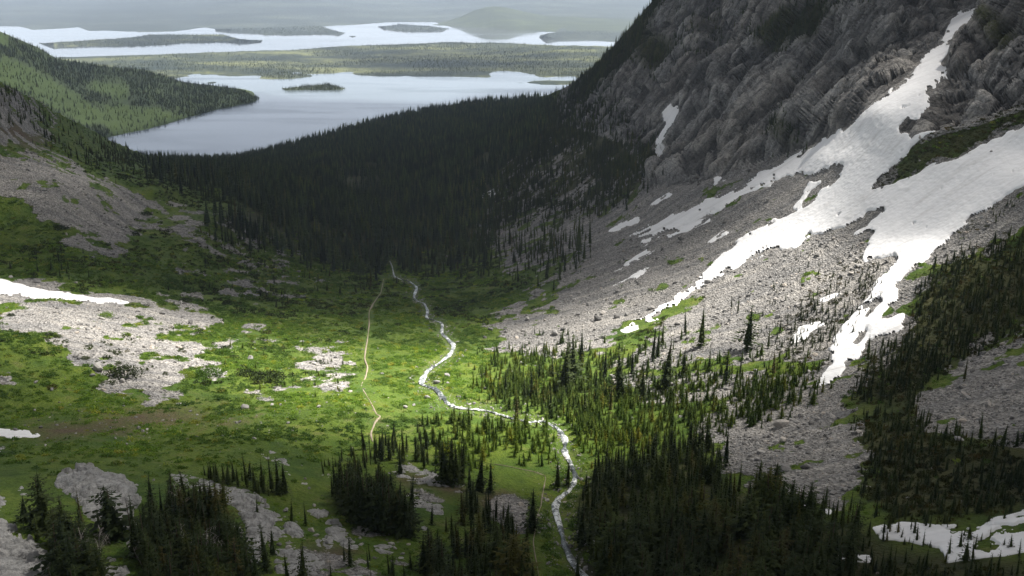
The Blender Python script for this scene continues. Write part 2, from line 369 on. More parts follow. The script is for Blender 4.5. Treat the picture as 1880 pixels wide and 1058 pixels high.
SLABS = [
    ([(-200, 925), (0, 950), (20, 964), (55, 985), (62, 1003), (80, 999), (76, 1010), (88, 1018), (105, 1036), (109, 1050), (100, 1075), (98, 1130), (-200, 1130)], 3.5, 'big pale rock slab in the bottom left corner'),
    ([(-60, 902), (0, 904), (20, 918), (10, 926), (12, 936), (0, 940), (-60, 936)], 1.6, 'small pale ledge on the left edge above the big corner slab'),
    ([(97, 888), (113, 870), (135, 863), (160, 861), (190, 866), (220, 880), (255, 893), (253, 910), (262, 918), (247, 940), (250, 970), (232, 975), (190, 968), (160, 950), (138, 918), (108, 898)], 4.5, 'pale rounded rock dome behind the bottom left spruces'),
    ([(30, 898), (65, 897), (70, 910), (40, 916)], 1.2, 'small low rock left of the pale dome'),
    ([(306, 874), (325, 866), (350, 870), (380, 880), (405, 893), (440, 894), (488, 911), (497, 935), (512, 945), (522, 955), (500, 962), (540, 985), (500, 990), (482, 1000), (483, 1030), (462, 1042), (455, 1000), (450, 960), (430, 930), (400, 915), (340, 893)], 3.2, 'long pale ledge running down behind the dense bottom grove'),
    ([(508, 966), (535, 957), (552, 968), (564, 984), (545, 986)], 2.6, 'smooth grey rounded slab right of the long pale ledge'),
    ([(560, 940), (575, 936), (605, 940), (602, 950), (580, 953)], 2.0, 'grey flat block between two small spruces below the ledge grove'),
    ([(590, 962), (620, 958), (648, 978), (662, 1006), (640, 1006), (612, 990)], 2.4, 'grey slab in front of the dark central grove'),
    ([(505, 1000), (545, 992), (580, 1010), (600, 1040), (590, 1090), (520, 1090), (498, 1040)], 2.0, 'broken pale ledge at the bottom edge below the smooth grey slab'),
    ([(640, 965), (665, 968), (700, 985), (675, 992)], 1.4, 'thin pale slab at the foot of the dark central grove'),
    ([(395, 930), (425, 945), (452, 985), (456, 1040), (430, 1030), (410, 985)], 2.0, 'pale slab strip left of the long ledge behind the dense grove'),
    ([(232, 985), (262, 990), (275, 1010), (250, 1020), (228, 1005)], 1.4, 'small pale slab below the rock dome between spruces'),
    ([(575, 985), (610, 985), (625, 1000), (600, 1008), (580, 998)], 1.6, 'broken low rock in front of the grey slab'),
    ([(678, 1000), (700, 990), (720, 1000), (762, 1025), (738, 1026), (700, 1013)], 1.8, 'pointed pale rock in grass right of the bottom centre'),
    ([(470, 832), (492, 826), (512, 830), (527, 850), (553, 871), (545, 876), (582, 902), (566, 901), (528, 875), (505, 850)], 1.8, 'narrow rock rib behind the ledge grove'),
    ([(570, 856), (600, 866), (612, 880), (590, 876)], 1.2, 'small rock in grass left of the dark central grove'),
    ([(183, 1022), (215, 1030), (246, 1056), (242, 1110), (190, 1110)], 1.8, 'grey rock slab at the bottom edge among spruces'),
    ([(735, 898), (780, 914), (815, 929), (816, 946), (772, 936), (742, 916)], 2.0, 'grey rock bank right of the dark central grove'),
    ([(690, 852), (715, 845), (760, 855), (830, 880), (862, 889), (842, 896), (760, 886), (718, 876)], 1.6, 'brownish rock bank above the dark central grove'),
    ([(770, 960), (788, 965), (786, 978), (768, 974)], 1.0, 'small rock at the right foot of the dark central grove'),
    ([(632, 1050), (660, 1045), (680, 1058), (676, 1090), (636, 1090)], 1.4, 'low rock at the bottom edge left of centre'),
    ([(-80, 840), (0, 816), (16, 820), (10, 826), (-80, 850)], 1.0, 'flat white rock at the left edge under the low snow patch'),
]

m_talus = canvas(TALUS, 22)
m_green = canvas(GREEN_ON_TALUS, 12)
m_cliff = canvas(CLIFF, 8)
m_soil = canvas(SOIL, 22)
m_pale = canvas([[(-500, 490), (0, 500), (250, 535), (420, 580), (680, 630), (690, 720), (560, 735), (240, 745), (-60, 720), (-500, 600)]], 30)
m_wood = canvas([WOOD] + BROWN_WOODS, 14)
m_snow = canvas([s[1] for s in SNOWS], 4)
for gp in GAP_ROCK:
    m_snow = np.minimum(m_snow, 1 - canvas([gp], 4) * .9)
m_slab = canvas([s[0] for s in SLABS], 4)


def path_mask(path, grow=1.0):
    polys = []
    for (u0, v0, w0), (u1, v1, w1) in zip(path[:-1], path[1:]):
        du, dv = u1 - u0, (v1 - v0)
        L = math.hypot(du, dv) + 1e-6
        nu, nv = -dv / L, du / L
        polys.append([(u0 + nu * w0 * grow, v0 + nv * w0 * grow * .7), (u1 + nu * w1 * grow, v1 + nv * w1 * grow * .7), (u1 - nu * w1 * grow, v1 - nv * w1 * grow * .7), (u0 - nu * w0 * grow, v0 - nv * w0 * grow * .7)])
    return canvas(polys, 2)


m_stream = path_mask(STREAM, .8)
m_trail = np.maximum.reduce([path_mask(t[0], .9) for t in TRAILS])

# ------------------------------------------------------------------ terrain: relief by kind of ground
wob = 20.0 * np.clip(500 / GD, .35, 1.6)
NU = GU + wob * fbm(P / 30.0, 4, 5)
NV = GV + wob * .7 * fbm(P / 30.0, 4, 6)
A_talus = np.clip(look(m_talus, NU, NV) - look(m_green, NU, NV), 0, 1)
A_cliff = look(m_cliff, GU + .4 * (NU - GU), GV + .4 * (NV - GV))
A_soil = look(m_soil, NU, NV)
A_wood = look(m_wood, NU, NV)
A_snow = look(m_snow, GU, GV)
A_talus = smooth(.30, .70, A_talus + (1.15 * fbm(P / 15.0, 4, 61) + .35 * fbm(P / 5.0, 3, 62)) * smooth(.02, .3, A_talus))
A_talus = np.where(A_cliff > .02, 1.0, A_talus)


def grid_normals(p):
    n = np.cross(np.gradient(p, axis=1), np.gradient(p, axis=0))
    n /= np.linalg.norm(n, axis=-1, keepdims=True) + 1e-9
    return n


N0 = grid_normals(P)
N0s = np.stack([blur(N0[..., k], 6) for k in range(3)], -1)
N0s /= np.linalg.norm(N0s, axis=-1, keepdims=True)

# cliffs: dipping layers, joints and gullies
ci, cj = np.where(A_cliff > .01)
q = P[ci, cj]
wq = q + 6 * np.stack([fbm(q / 60, 2, s) for s in (31, 32, 33)], -1)
d1 = -.70 * wq[:, 0] + .35 * wq[:, 1] + .62 * wq[:, 2]
d2 = .80 * wq[:, 0] - .25 * wq[:, 1] + .50 * wq[:, 2]
d3 = .35 * wq[:, 0] + .90 * wq[:, 1] + .1 * wq[:, 2]


def block(a, b, c, seed):
    return _hash(np.floor(a).astype(int), np.floor(b).astype(int), np.floor(c).astype(int), seed) / 65535.0 - .5


def facets(a, b, c, seed, joint=.35):
    """planar faces of jointed rock: every cell of a jittered lattice gets its own offset and tilt"""
    q_ = np.stack([a, b, c], -1)
    i0 = np.floor(q_).astype(np.int64)
    best = np.full(len(q_), 1e9)
    nxt = np.full(len(q_), 1e9)
    val = np.zeros(len(q_))
    for dx in (-1, 0, 1):
        for dy in (-1, 0, 1):
            for dz in (-1, 0, 1):
                i = i0 + np.array([dx, dy, dz])
                h = [_hash(i[:, 0], i[:, 1], i[:, 2], seed + 7 * k) / 65535.0 for k in range(6)]
                r = q_ - (i + .5 + .8 * (np.stack(h[:3], -1) - .5))
                d = (r ** 2).sum(-1)
                w = d < best
                nxt = np.where(w, best, np.minimum(nxt, d))
                best = np.where(w, d, best)
                val = np.where(w, (h[3] - .5) + 1.3 * ((h[4] - .5) * r[:, 0] + (h[5] - .5) * r[:, 1] + (h[3] - .5) * r[:, 2]), val)
    gap = np.sqrt(nxt) - np.sqrt(best)
    return val - joint * (1 - smooth(0, .16, gap))


def saw(t):
    f = t - np.floor(t)
    return np.where(f < .86, f / .86, (1 - f) / .14)


E1 = np.array([.60, .22, .77])
E1 /= np.linalg.norm(E1)
E2 = np.cross(E1, [-.62, -.62, .48])
E2 /= np.linalg.norm(E2)
E3 = np.cross(E1, E2)
fa, fb, fc_ = wq @ E1, wq @ E2, wq @ E3
cd = 16 * fbm(q / np.array([110., 130., 170.]), 3, 41) + 4 * fbm(np.stack([fa / 120, fb / 36, fc_ / 60], -1), 2, 42, .5, True)
TINT = np.zeros((NR, NC))
TINT[ci, cj] = 1.0 * facets(fa / 52, fb / 13, fc_ / 20, 5, .25) + .8 * facets(fa / 20, fb / 6, fc_ / 9, 9, .35)
cd += 20 * facets(fa / 130, fb / 30, fc_ / 45, 3, .25) + 9 * facets(fa / 52, fb / 13, fc_ / 20, 5, .35) + 2.8 * facets(fa / 20, fb / 6, fc_ / 9, 9, .6)
cd *= np.clip(smooth(0, 70, GV[ci, cj] - rim[cj]) + (GU[ci, cj] > 1330), .12, 1)
cd += .9 * (saw(fb / 17 + .2 * fbm(q / 60, 2, 45)) - .5) + .5 * fbm(q / 4.5, 3, 44, .6)
ROUGH = np.zeros((NR, NC))
ROUGH[ci, cj] = cd * smooth(.15, .95, A_cliff[ci, cj]) * (1 - .92 * np.clip(2.6 * blur(A_snow, 7), 0, 1)[ci, cj])
# talus: heaped lobes and lumps; meadow: soft hummocks
lump = fbm(P / 9.0, 4, 51, .62)
lobe = fbm(np.stack([P[..., 0] / 45, P[..., 1] / 45, P[..., 2] / 20], -1), 3, 52)
hum = fbm(P / 26.0, 4, 53, .5)
far_fade = np.clip(GD / 500, .4, 3)
ROUGH += A_talus * (1 - A_cliff) * (1.0 * lump + 1.6 * lobe * far_fade) * (1 - .8 * A_snow)
ROUGH += (1 - A_talus) * (1 - A_cliff) * (1.5 * hum * np.clip(GD / 450, .6, 4)) * (1 - .7 * look(m_stream, GU, GV)) * (1 - .6 * A_snow)
P = P + N0s * ROUGH[..., None]
bed = look(m_stream, GU, GV)
P[..., 2] -= 0.9 * bed
NRM = grid_normals(P)

# far side of the rim, out of sight: the ground goes on and falls away
back = []
for k, (fy, dz) in enumerate([(1.015, -8), (1.04, -30), (1.10, -85), (1.22, -190), (1.45, -360), (1.8, -640)]):
    b = P[-1].copy()
    b[:, :2] *= fy
    b[:, 2] = np.maximum(b[:, 2] + dz, -6)
    back.append(b)
FULL = np.concatenate([P, np.stack(back)], 0)


def surf(u, v):
    """terrain point under photo pixel (u, v)"""
    u, v = np.asarray(u, float), np.asarray(v, float)
    c = (u + 500) / 2880 * (NC - 1)
    rv = np.interp(u, ucol, rim)
    r = np.clip((VB - v) / (VB - rv), 0, 1) * (NR - 1)
    return bilin(P, r, np.clip(c, 0, NC - 1.001))


def surf_n(u, v):
    u, v = np.asarray(u, float), np.asarray(v, float)
    c = (u + 500) / 2880 * (NC - 1)
    rv = np.interp(u, ucol, rim)
    r = np.clip((VB - v) / (VB - rv), 0, 1) * (NR - 1)
    return bilin(N0s, r, np.clip(c, 0, NC - 1.001))


# ------------------------------------------------------------------ materials
def mat(name):
    m = bpy.data.materials.new(name)
    m.use_nodes = True
    n, l = m.node_tree.nodes, m.node_tree.links
    b = n['Principled BSDF']
    b.inputs['Roughness'].default_value = .9
    b.inputs['Specular IOR Level'].default_value = .2
    return m, n, l, b


def geo_pos(n):
    return n.new('ShaderNodeNewGeometry').outputs['Position']


def noise(n, l, scale, detail=4, rough=.55, vec=None, dist=0.0):
    t = n.new('ShaderNodeTexNoise')
    t.inputs['Scale'].default_value = scale
    t.inputs['Detail'].default_value = detail
    t.inputs['Roughness'].default_value = rough
    t.inputs['Distortion'].default_value = dist
    l.new(vec if vec is not None else geo_pos(n), t.inputs['Vector'])
    return t.outputs['Fac']


def ramp(n, l, fac, stops):
    r = n.new('ShaderNodeValToRGB')
    el = r.color_ramp.elements
    while len(el) < len(stops):
        el.new(.5)
    for e, (p, c) in zip(el, stops):
        e.position = p
        e.color = tuple(c) + (1,) if len(c) == 3 else c
    l.new(fac, r.inputs['Fac'])
    return r.outputs['Color']


def mixc(n, l, fac, a, b, mode='MIX'):
    x = n.new('ShaderNodeMix')
    x.data_type = 'RGBA'
    x.blend_type = mode
    for sock, val in ((x.inputs[0], fac), (x.inputs[6], a), (x.inputs[7], b)):
        if hasattr(val, 'is_linked'):
            l.new(val, sock)
        elif isinstance(val, (int, float)):
            sock.default_value = val
        else:
            sock.default_value = tuple(val) + (1,)
    return x.outputs[2]


def math_n(n, l, op, a, b=None, clamp=False):
    x = n.new('ShaderNodeMath')
    x.operation = op
    x.use_clamp = clamp
    for k, val in enumerate((a, b)):
        if val is None:
            continue
        if hasattr(val, 'is_linked'):
            l.new(val, x.inputs[k])
        else:
            x.inputs[k].default_value = val
    return x.outputs[0]


def attr(n, name, out='Fac'):
    a = n.new('ShaderNodeAttribute')
    a.attribute_name = name
    return a.outputs[out]


def edge_mask(n, l, a, nz, k=.9, soft=.18):
    """attribute a made ragged by noise nz"""
    s = math_n(n, l, 'ADD', a, math_n(n, l, 'MULTIPLY', math_n(n, l, 'SUBTRACT', nz, .5), k))
    m = n.new('ShaderNodeMapRange')
    m.inputs[1].default_value = .5 - soft
    m.inputs[2].default_value = .5 + soft
    l.new(s, m.inputs[0])
    return m.outputs[0]


def bump(n, l, bsdf, h, strength=.6, dist=1.0):
    b = n.new('ShaderNodeBump')
    b.inputs['Strength'].default_value = strength
    b.inputs['Distance'].default_value = dist
    l.new(h, b.inputs['Height'])
    l.new(b.outputs[0], bsdf.inputs['Normal'])


def voro(n, l, scale, feat='F1', rnd=1.0):
    t = n.new('ShaderNodeTexVoronoi')
    t.feature = feat
    t.inputs['Scale'].default_value = scale
    t.inputs['Randomness'].default_value = rnd
    l.new(geo_pos(n), t.inputs['Vector'])
    return t


def stone_colour(n, l):
    v = voro(n, l, .9)
    c = ramp(n, l, v.outputs['Color'], [(0, (.115, .113, .110)), (.5, (.245, .241, .235)), (1, (.40, .393, .382))])
    mp = n.new('ShaderNodeMapping')
    mp.inputs['Scale'].default_value = (.016, .11, .02)
    l.new(geo_pos(n), mp.inputs['Vector'])
    t = ramp(n, l, noise(n, l, 1.0, 5, .6, mp.outputs[0], .4), [(.32, (.62, .63, .65)), (.5, (1.0, .98, .96)), (.66, (1.3, 1.26, 1.2))])
    return mixc(n, l, 1.0, c, t, 'MULTIPLY'), v


def make_ground():
    m, n, l, b = mat('valley_ground')
    big, mid, fine = noise(n, l, .018, 5), noise(n, l, .11, 5, .6), noise(n, l, .9, 4, .65)
    grass = ramp(n, l, mid, [(.3, (.055, .090, .014)), (.5, (.088, .135, .019)), (.68, (.122, .160, .028))])
    grass2 = ramp(n, l, fine, [(.3, (.62, .66, .62)), (.65, (1.18, 1.16, 1.1))])
    grass = mixc(n, l, 1.0, grass, grass2, 'MULTIPLY')
    hue = ramp(n, l, noise(n, l, .035, 6, .65), [(.34, (.62, .78, .75)), (.47, (.95, 1.0, .95)), (.6, (1.14, 1.10, .95))])
    grass = mixc(n, l, 1.0, grass, hue, 'MULTIPLY')
    dry = ramp(n, l, fine, [(.3, (.085, .070, .042)), (.7, (.18, .15, .095))])
    dryf = edge_mask(n, l, math_n(n, l, 'MULTIPLY', big, .55), mid, 1.0, .12)
    grass = mixc(n, l, math_n(n, l, 'MULTIPLY', dryf, .55), grass, dry)
    soil = ramp(n, l, fine, [(.3, (.060, .042, .030)), (.7, (.135, .095, .068))])
    col = mixc(n, l, edge_mask(n, l, attr(n, 'soil'), mid, .9, .25), grass, soil)
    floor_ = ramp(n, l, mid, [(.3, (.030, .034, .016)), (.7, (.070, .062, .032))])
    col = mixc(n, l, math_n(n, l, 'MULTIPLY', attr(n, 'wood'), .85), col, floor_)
    st, v = stone_colour(n, l)
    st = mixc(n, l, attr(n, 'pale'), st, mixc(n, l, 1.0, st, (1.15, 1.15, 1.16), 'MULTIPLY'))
    tm = edge_mask(n, l, attr(n, 'talus'), math_n(n, l, 'ADD', math_n(n, l, 'MULTIPLY', mid, .5), math_n(n, l, 'MULTIPLY', fine, .5)), 1.1, .10)
    col = mixc(n, l, tm, col, st)
    # scattered stones out in the grass
    l.new(col, b.inputs['Base Color'])
    h = math_n(n, l, 'ADD', math_n(n, l, 'MULTIPLY', v.outputs['Distance'], tm), math_n(n, l, 'MULTIPLY', math_n(n, l, 'ADD', fine, noise(n, l, .35, 3)), 1.1))
    bump(n, l, b, h, .9, 1.0)
    return m


def make_cliff(lo=(.078, .078, .078), hi=(.365, .362, .356), name='cliff_rock', tan=True):
    m, n, l, b = mat(name)
    v1, v2 = voro(n, l, .16, 'DISTANCE_TO_EDGE'), voro(n, l, .5)
    st = n.new('ShaderNodeCombineXYZ')
    for k_, (ax, s_) in enumerate(((E1, 1 / 30.), (E2, 1 / 5.), (E3, 1 / 9.))):
        dt = n.new('ShaderNodeVectorMath')
        dt.operation = 'DOT_PRODUCT'
        l.new(geo_pos(n), dt.inputs[0])
        dt.inputs[1].default_value = tuple(ax * s_)
        l.new(dt.outputs['Value'], st.inputs[k_])
    bands = noise(n, l, 1.0, 6, .65, st.outputs[0], .8)
    fine = noise(n, l, .7, 6, .68)
    c = ramp(n, l, math_n(n, l, 'ADD', math_n(n, l, 'MULTIPLY', bands, .6), math_n(n, l, 'MULTIPLY', fine, .4)), [(.38, lo), (.5, tuple(.5 * (a + b_) for a, b_ in zip(lo, hi))), (.62, hi)])
    if tan:
        tn = edge_mask(n, l, noise(n, l, .012, 4), bands, .6, .10)
        c = mixc(n, l, math_n(n, l, 'MULTIPLY', tn, .18), c, mixc(n, l, 1.0, c, (1.35, 1.1, .82), 'MULTIPLY'))
        gr = edge_mask(n, l, attr(n, 'ledge'), fine, .8, .15)
        c = mixc(n, l, gr, c, ramp(n, l, fine, [(.3, (.028, .034, .014)), (.7, (.075, .080, .030))]))
    if tan:
        c = mixc(n, l, 1.0, c, ramp(n, l, math_n(n, l, 'ADD', attr(n, 'tint'), .5), [(.0, (.50, .50, .51)), (.5, (1, 1, 1)), (1, (1.5, 1.5, 1.49))]), 'MULTIPLY')
    crack = ramp(n, l, v1.outputs['Distance'], [(0, (.55, .55, .55)), (.06, (1, 1, 1))])
    c = mixc(n, l, .6, c, mixc(n, l, 1.0, c, crack, 'MULTIPLY'))
    l.new(c, b.inputs['Base Color'])
    h = math_n(n, l, 'ADD', math_n(n, l, 'MULTIPLY', bands, 4.0), math_n(n, l, 'ADD', math_n(n, l, 'MULTIPLY', fine, 1.3), math_n(n, l, 'MULTIPLY', math_n(n, l, 'MINIMUM', v1.outputs['Distance'], .25), 3.0)))
    bump(n, l, b, h, 1.0, 1.3)
    return m


def make_snow():
    m, n, l, b = mat('old_snow')
    mp = n.new('ShaderNodeMapping')
    mp.inputs['Scale'].default_value = (.02, .16, .03)
    l.new(geo_pos(n), mp.inputs['Vector'])
    dirt = noise(n, l, 1.0, 6, .62, mp.outputs[0], .5)
    c = ramp(n, l, dirt, [(.28, (.70, .69, .685)), (.44, (.85, .85, .86)), (.6, (.90, .90, .91))])
    spk = ramp(n, l, noise(n, l, .45, 7, .8), [(.27, (.42, .40, .38)), (.35, (1, 1, 1))])
    l.new(mixc(n, l, 1.0, c, spk, 'MULTIPLY'), b.inputs['Base Color'])
    b.inputs['Roughness'].default_value = .7
    cup = n.new('ShaderNodeTexVoronoi')
    cup.feature = 'SMOOTH_F1'
    cup.inputs['Scale'].default_value = .42
    l.new(geo_pos(n), cup.inputs['Vector'])
    bump(n, l, b, math_n(n, l, 'ADD', math_n(n, l, 'MULTIPLY', cup.outputs['Distance'], .5), noise(n, l, .12, 5, .6)), .55, 1.0)
    return m


def make_needles(name, a, c, tr=.25):
    m, n, l, b = mat(name)
    oi = n.new('ShaderNodeObjectInfo')
    col = ramp(n, l, oi.outputs['Random'], [(0, a), (.5, tuple(.5 * (k + q_) for k, q_ in zip(a, c))), (.86, c), (.93, tuple(k * s for k, s in zip(c, (1.35, 1.1, .9)))), (1, tuple(k * s for k, s in zip(c, (1.6, 1.05, 1.2))))])
    stand = ramp(n, l, noise(n, l, .012, 4, .6), [(.36, (.62, .70, .76)), (.5, (1, 1, 1)), (.62, (1.4, 1.4, 1.05))])
    col = mixc(n, l, 1.0, col, stand, 'MULTIPLY')
    v = ramp(n, l, noise(n, l, 1.3, 3), [(.3, (.7, .72, .75)), (.7, (1.25, 1.2, 1.1))])
    col = mixc(n, l, 1.0, col, v, 'MULTIPLY')
    l.new(col, b.inputs['Base Color'])
    b.inputs['Roughness'].default_value = .8
    t = n.new('ShaderNodeBsdfTranslucent')
    l.new(mixc(n, l, 1.0, col, (1.5, 1.5, .8), 'MULTIPLY'), t.inputs['Color'])
    mx = n.new('ShaderNodeMixShader')
    mx.inputs[0].default_value = tr
    l.new(b.outputs[0], mx.inputs[1])
    l.new(t.outputs[0], mx.inputs[2])
    l.new(mx.outputs[0], n['Material Output'].inputs['Surface'])
    return m


def make_plain(name, lo, hi, scale=1.0, spot=None):
    """far wooded country: dark timber, paler clearings"""
    m, n, l, b = mat(name)
    mp = n.new('ShaderNodeMapping')
    mp.inputs['Scale'].default_value = (.0012 * scale, .0030 * scale, .002 * scale)
    l.new(geo_pos(n), mp.inputs['Vector'])
    a, f = noise(n, l, 1.0, 6, .62, mp.outputs[0]), noise(n, l, .02 * scale, 5, .6)
    s = math_n(n, l, 'ADD', math_n(n, l, 'MULTIPLY', a, .7), math_n(n, l, 'MULTIPLY', f, .3))
    c = ramp(n, l, s, [(.42, lo), (.52, tuple(.7 * x + .3 * y for x, y in zip(lo, hi))), (.60, hi)])
    if spot:
        c = mixc(n, l, edge_mask(n, l, attr(n, 'meadow'), f, .8, .12), c, ramp(n, l, f, [(.3, tuple(.6 * k for k in spot)), (.7, spot)]))
    l.new(c, b.inputs['Base Color'])
    bump(n, l, b, math_n(n, l, 'ADD', noise(n, l, .05 * scale, 3), a), 1.0, 10.0 / scale)
    return m


def make_water(name, col, rough, bscale, bstr):
    m, n, l, b = mat(name)
    b.inputs['Base Color'].default_value = tuple(col) + (1,)
    b.inputs['Roughness'].default_value = rough
    b.inputs['IOR'].default_value = 1.333
    b.inputs['Specular IOR Level'].default_value = .5
    wv = n.new('ShaderNodeMapping')
    wv.inputs['Scale'].default_value = (.0008, .0030, .001)
    l.new(geo_pos(n), wv.inputs['Vector'])
    r = ramp(n, l, noise(n, l, 1.0, 5, .6, wv.outputs[0], 1.0), [(.38, (rough * .7,) * 3), (.5, (rough * 1.2,) * 3), (.62, (rough * 2.2,) * 3)])
    l.new(r, b.inputs['Roughness'])
    bump(n, l, b, noise(n, l, bscale, 3), bstr, 1.0)
    return m


def make_rapids():
    m, n, l, b = mat('white_water')
    f = math_n(n, l, 'ADD', math_n(n, l, 'MULTIPLY', noise(n, l, .55, 5, .7, None, .8), .6), math_n(n, l, 'MULTIPLY', noise(n, l, .09, 3), .4))
    c = ramp(n, l, f, [(.42, (.028, .034, .034)), (.50, (.13, .15, .155)), (.57, (.72, .74, .75))])
    l.new(c, b.inputs['Base Color'])
    b.inputs['Roughness'].default_value = .35
    bump(n, l, b, f, .8, .6)
    return m


def make_trail():
    m, n, l, b = mat('trodden_earth')
    l.new(ramp(n, l, noise(n, l, .8, 5), [(.3, (.20, .165, .12)), (.7, (.36, .31, .24))]), b.inputs['Base Color'])
    return m


def make_plainmat(name, c, k=.25):
    m, n, l, b = mat(name)
    l.new(ramp(n, l, noise(n, l, 2.5, 4), [(.3, tuple(x * (1 - k) for x in c)), (.7, tuple(x * (1 + k) for x in c))]), b.inputs['Base Color'])
    return m


def make_stone(k=1.0):
    m, n, l, b = mat('talus_stone')
    oi = n.new('ShaderNodeObjectInfo')
    c = ramp(n, l, oi.outputs['Random'], [(0, (.12, .118, .115)), (.5, (.25, .246, .24)), (.85, (.37, .362, .35)), (1, (.41, .365, .315))])
    v = ramp(n, l, noise(n, l, 1.6, 5, .65), [(.3, (.75 * k, .75 * k, .77 * k)), (.7, (1.18 * k, 1.16 * k, 1.13 * k))])
    l.new(mixc(n, l, 1.0, c, v, 'MULTIPLY'), b.inputs['Base Color'])
    bump(n, l, b, noise(n, l, 2.2, 4), .5, .3)
    return m


M = dict(ground=make_ground(), cliff=make_cliff(), slab=make_cliff((.36, .358, .355), (.62, .612, .60), 'slab_rock', False), snow=make_snow(),
         needle=make_needles('spruce_needles', (.022, .036, .012), (.046, .064, .018)), needle_young=make_needles('young_fir_needles', (.042, .078, .012), (.095, .135, .020), .45),
         leaf=make_needles('willow_leaves', (.058, .118, .024), (.145, .225, .048), .4), brush=make_needles('dwarf_pine_needles', (.030, .038, .014), (.060, .062, .022)),
         far_needle=make_needles('lake_wood_needles', (.012, .026, .012), (.070, .105, .044), .15),
         bark=make_plainmat('bark', (.09, .065, .045)), dead=make_plainmat('bleached_wood', (.34, .31, .28)), stone=make_stone(), pale_stone=make_stone(1.14),
         plain=make_plain('wooded_plain', (.018, .028, .024), (.115, .125, .060)), farland=make_plain('distant_land', (.028, .038, .036), (.060, .072, .060), .6),
         spur=make_plain('wooded_spur', (.040, .056, .024), (.065, .092, .028), 4, (.075, .112, .030)), island=make_plain('wooded_island', (.035, .045, .030), (.06, .075, .04), 3),
         lake=make_water('lake_water', (.085, .108, .118), .10, .05, .06), biglake=make_water('far_lake_water', (.06, .065, .068), .045, .01, .01),
         rapids=make_rapids(), trail=make_trail())


# ------------------------------------------------------------------ mesh helpers
def link(o, parent=None, **props):
    SC.collection.objects.link(o)
    if parent:
        o.parent = parent
    for k, v in props.items():
        o[k] = v
    return o


def mesh_np(name, verts, faces, mats, smooth_=True, attrs=None, normals=None):
    """mesh from arrays; faces an (n, 3) or (n, 4) array"""
    me = bpy.data.meshes.new(name)
    verts, faces = np.asarray(verts, np.float32), np.asarray(faces, np.int32)
    k = faces.shape[1]
    me.vertices.add(len(verts))
    me.vertices.foreach_set('co', verts.ravel())
    me.loops.add(faces.size)
    me.loops.foreach_set('vertex_index', faces.ravel())
    me.polygons.add(len(faces))
    me.polygons.foreach_set('loop_start', np.arange(0, faces.size, k, dtype=np.int32))
    me.update(calc_edges=True)
    me.polygons.foreach_set('use_smooth', np.full(len(faces), smooth_))
    for mm in (mats if isinstance(mats, (list, tuple)) else [mats]):
        me.materials.append(mm)
    for an, av in (attrs or {}).items():
        at = me.attributes.new(an, 'FLOAT', 'POINT')
        at.data.foreach_set('value', np.asarray(av, np.float32).ravel())
    if normals is not None:
        me.normals_split_custom_set_from_vertices(np.asarray(normals, np.float32))
    me.validate()
    return me


def grid_faces(nr, nc):
    i = np.arange(nr * nc).reshape(nr, nc)
    return np.stack([i[:-1, :-1], i[:-1, 1:], i[1:, 1:], i[1:, :-1]], -1)


def compact(verts, faces, *arrs):
    used = np.unique(faces)
    mp = np.full(len(verts), -1, np.int64)
    mp[used] = np.arange(len(used))
    return (verts[used], mp[faces]) + tuple(a[used] for a in arrs)


# ------------------------------------------------------------------ terrain objects
FN = grid_normals(FULL)
nfr = FULL.shape[0]
fq = grid_faces(nfr, NC)


def padrows(a):
    return np.concatenate([a, np.repeat(a[-1:], nfr - NR, 0)], 0)


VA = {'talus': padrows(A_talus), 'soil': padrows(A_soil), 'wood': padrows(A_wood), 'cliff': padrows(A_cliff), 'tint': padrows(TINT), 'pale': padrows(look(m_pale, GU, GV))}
LEDGE = canvas([[(1380, 60), (1440, 20), (1500, -10), (1535, -10), (1500, 60), (1440, 90), (1390, 100)], [(1415, 255), (1462, 225), (1480, 272), (1430, 292)], [(1090, 270), (1200, 250), (1215, 300), (1150, 350), (1080, 340)],
                [(1030, 200), (1110, 90), (1190, -20), (1240, -20), (1180, 70), (1120, 150), (1060, 215)], [(1700, 240), (1760, 190), (1790, 170), (1760, 215)], [(1800, 90), (1850, 20), (1880, 60), (1830, 110)], [(1180, 80), (1260, 60), (1230, 130), (1190, 140)]], 24)
VA['ledge'] = padrows(look(LEDGE, NU, NV))
FC = fq.reshape(-1, 4)
cl = VA['cliff'].ravel()[FC].mean(1) > .5
fu = padrows(GU).ravel()[FC].mean(1)
fv = padrows(GV).ravel()[FC].mean(1)
flatV, flatN = FULL.reshape(-1, 3), FN.reshape(-1, 3)
right_of_gully = fu > np.interp(fv, [-260, 0, 60, 130, 250], [1830, 1812, 1760, 1720, 1640])
ta = (VA['talus'].ravel()[FC].mean(1) > .5) & ~cl
regions = [
    ('rock_cliff', cl & ~right_of_gully, M['cliff'], 'tall dark grey jointed cliff left of the snow gully'),
    ('rock_cliff', cl & right_of_gully, M['cliff'], 'grey rock buttress right of the snow gully at the top right corner'),
    ('talus_slope', ta & (fu < 800) & (fv < 480), M['ground'], 'grey talus slope in shade on the left valley side'),
    ('talus_slope', ta & (fu < 800) & (fv >= 480), M['ground'], 'pale sunlit talus slope at the left edge below the long snow bank'),
    ('talus_slope', ta & (fu >= 800) & (fu < 1690) & (fv < 690), M['ground'], 'broad grey talus slope crossed by the snowfield on the right valley side'),
    ('talus_slope', ta & (fu >= 800) & (fu < 1690) & (fv >= 690), M['ground'], 'grey boulder fan under the lower tip of the snowfield'),
    ('talus_slope', ta & (fu >= 1690), M['ground'], 'grey stony slope at the right edge below the dark firs'),
]
rest = ~cl & ~ta
regions.append(('valley_ground', rest, M['ground'], 'green valley floor and lower slopes with meadow, soil and forest floor'))
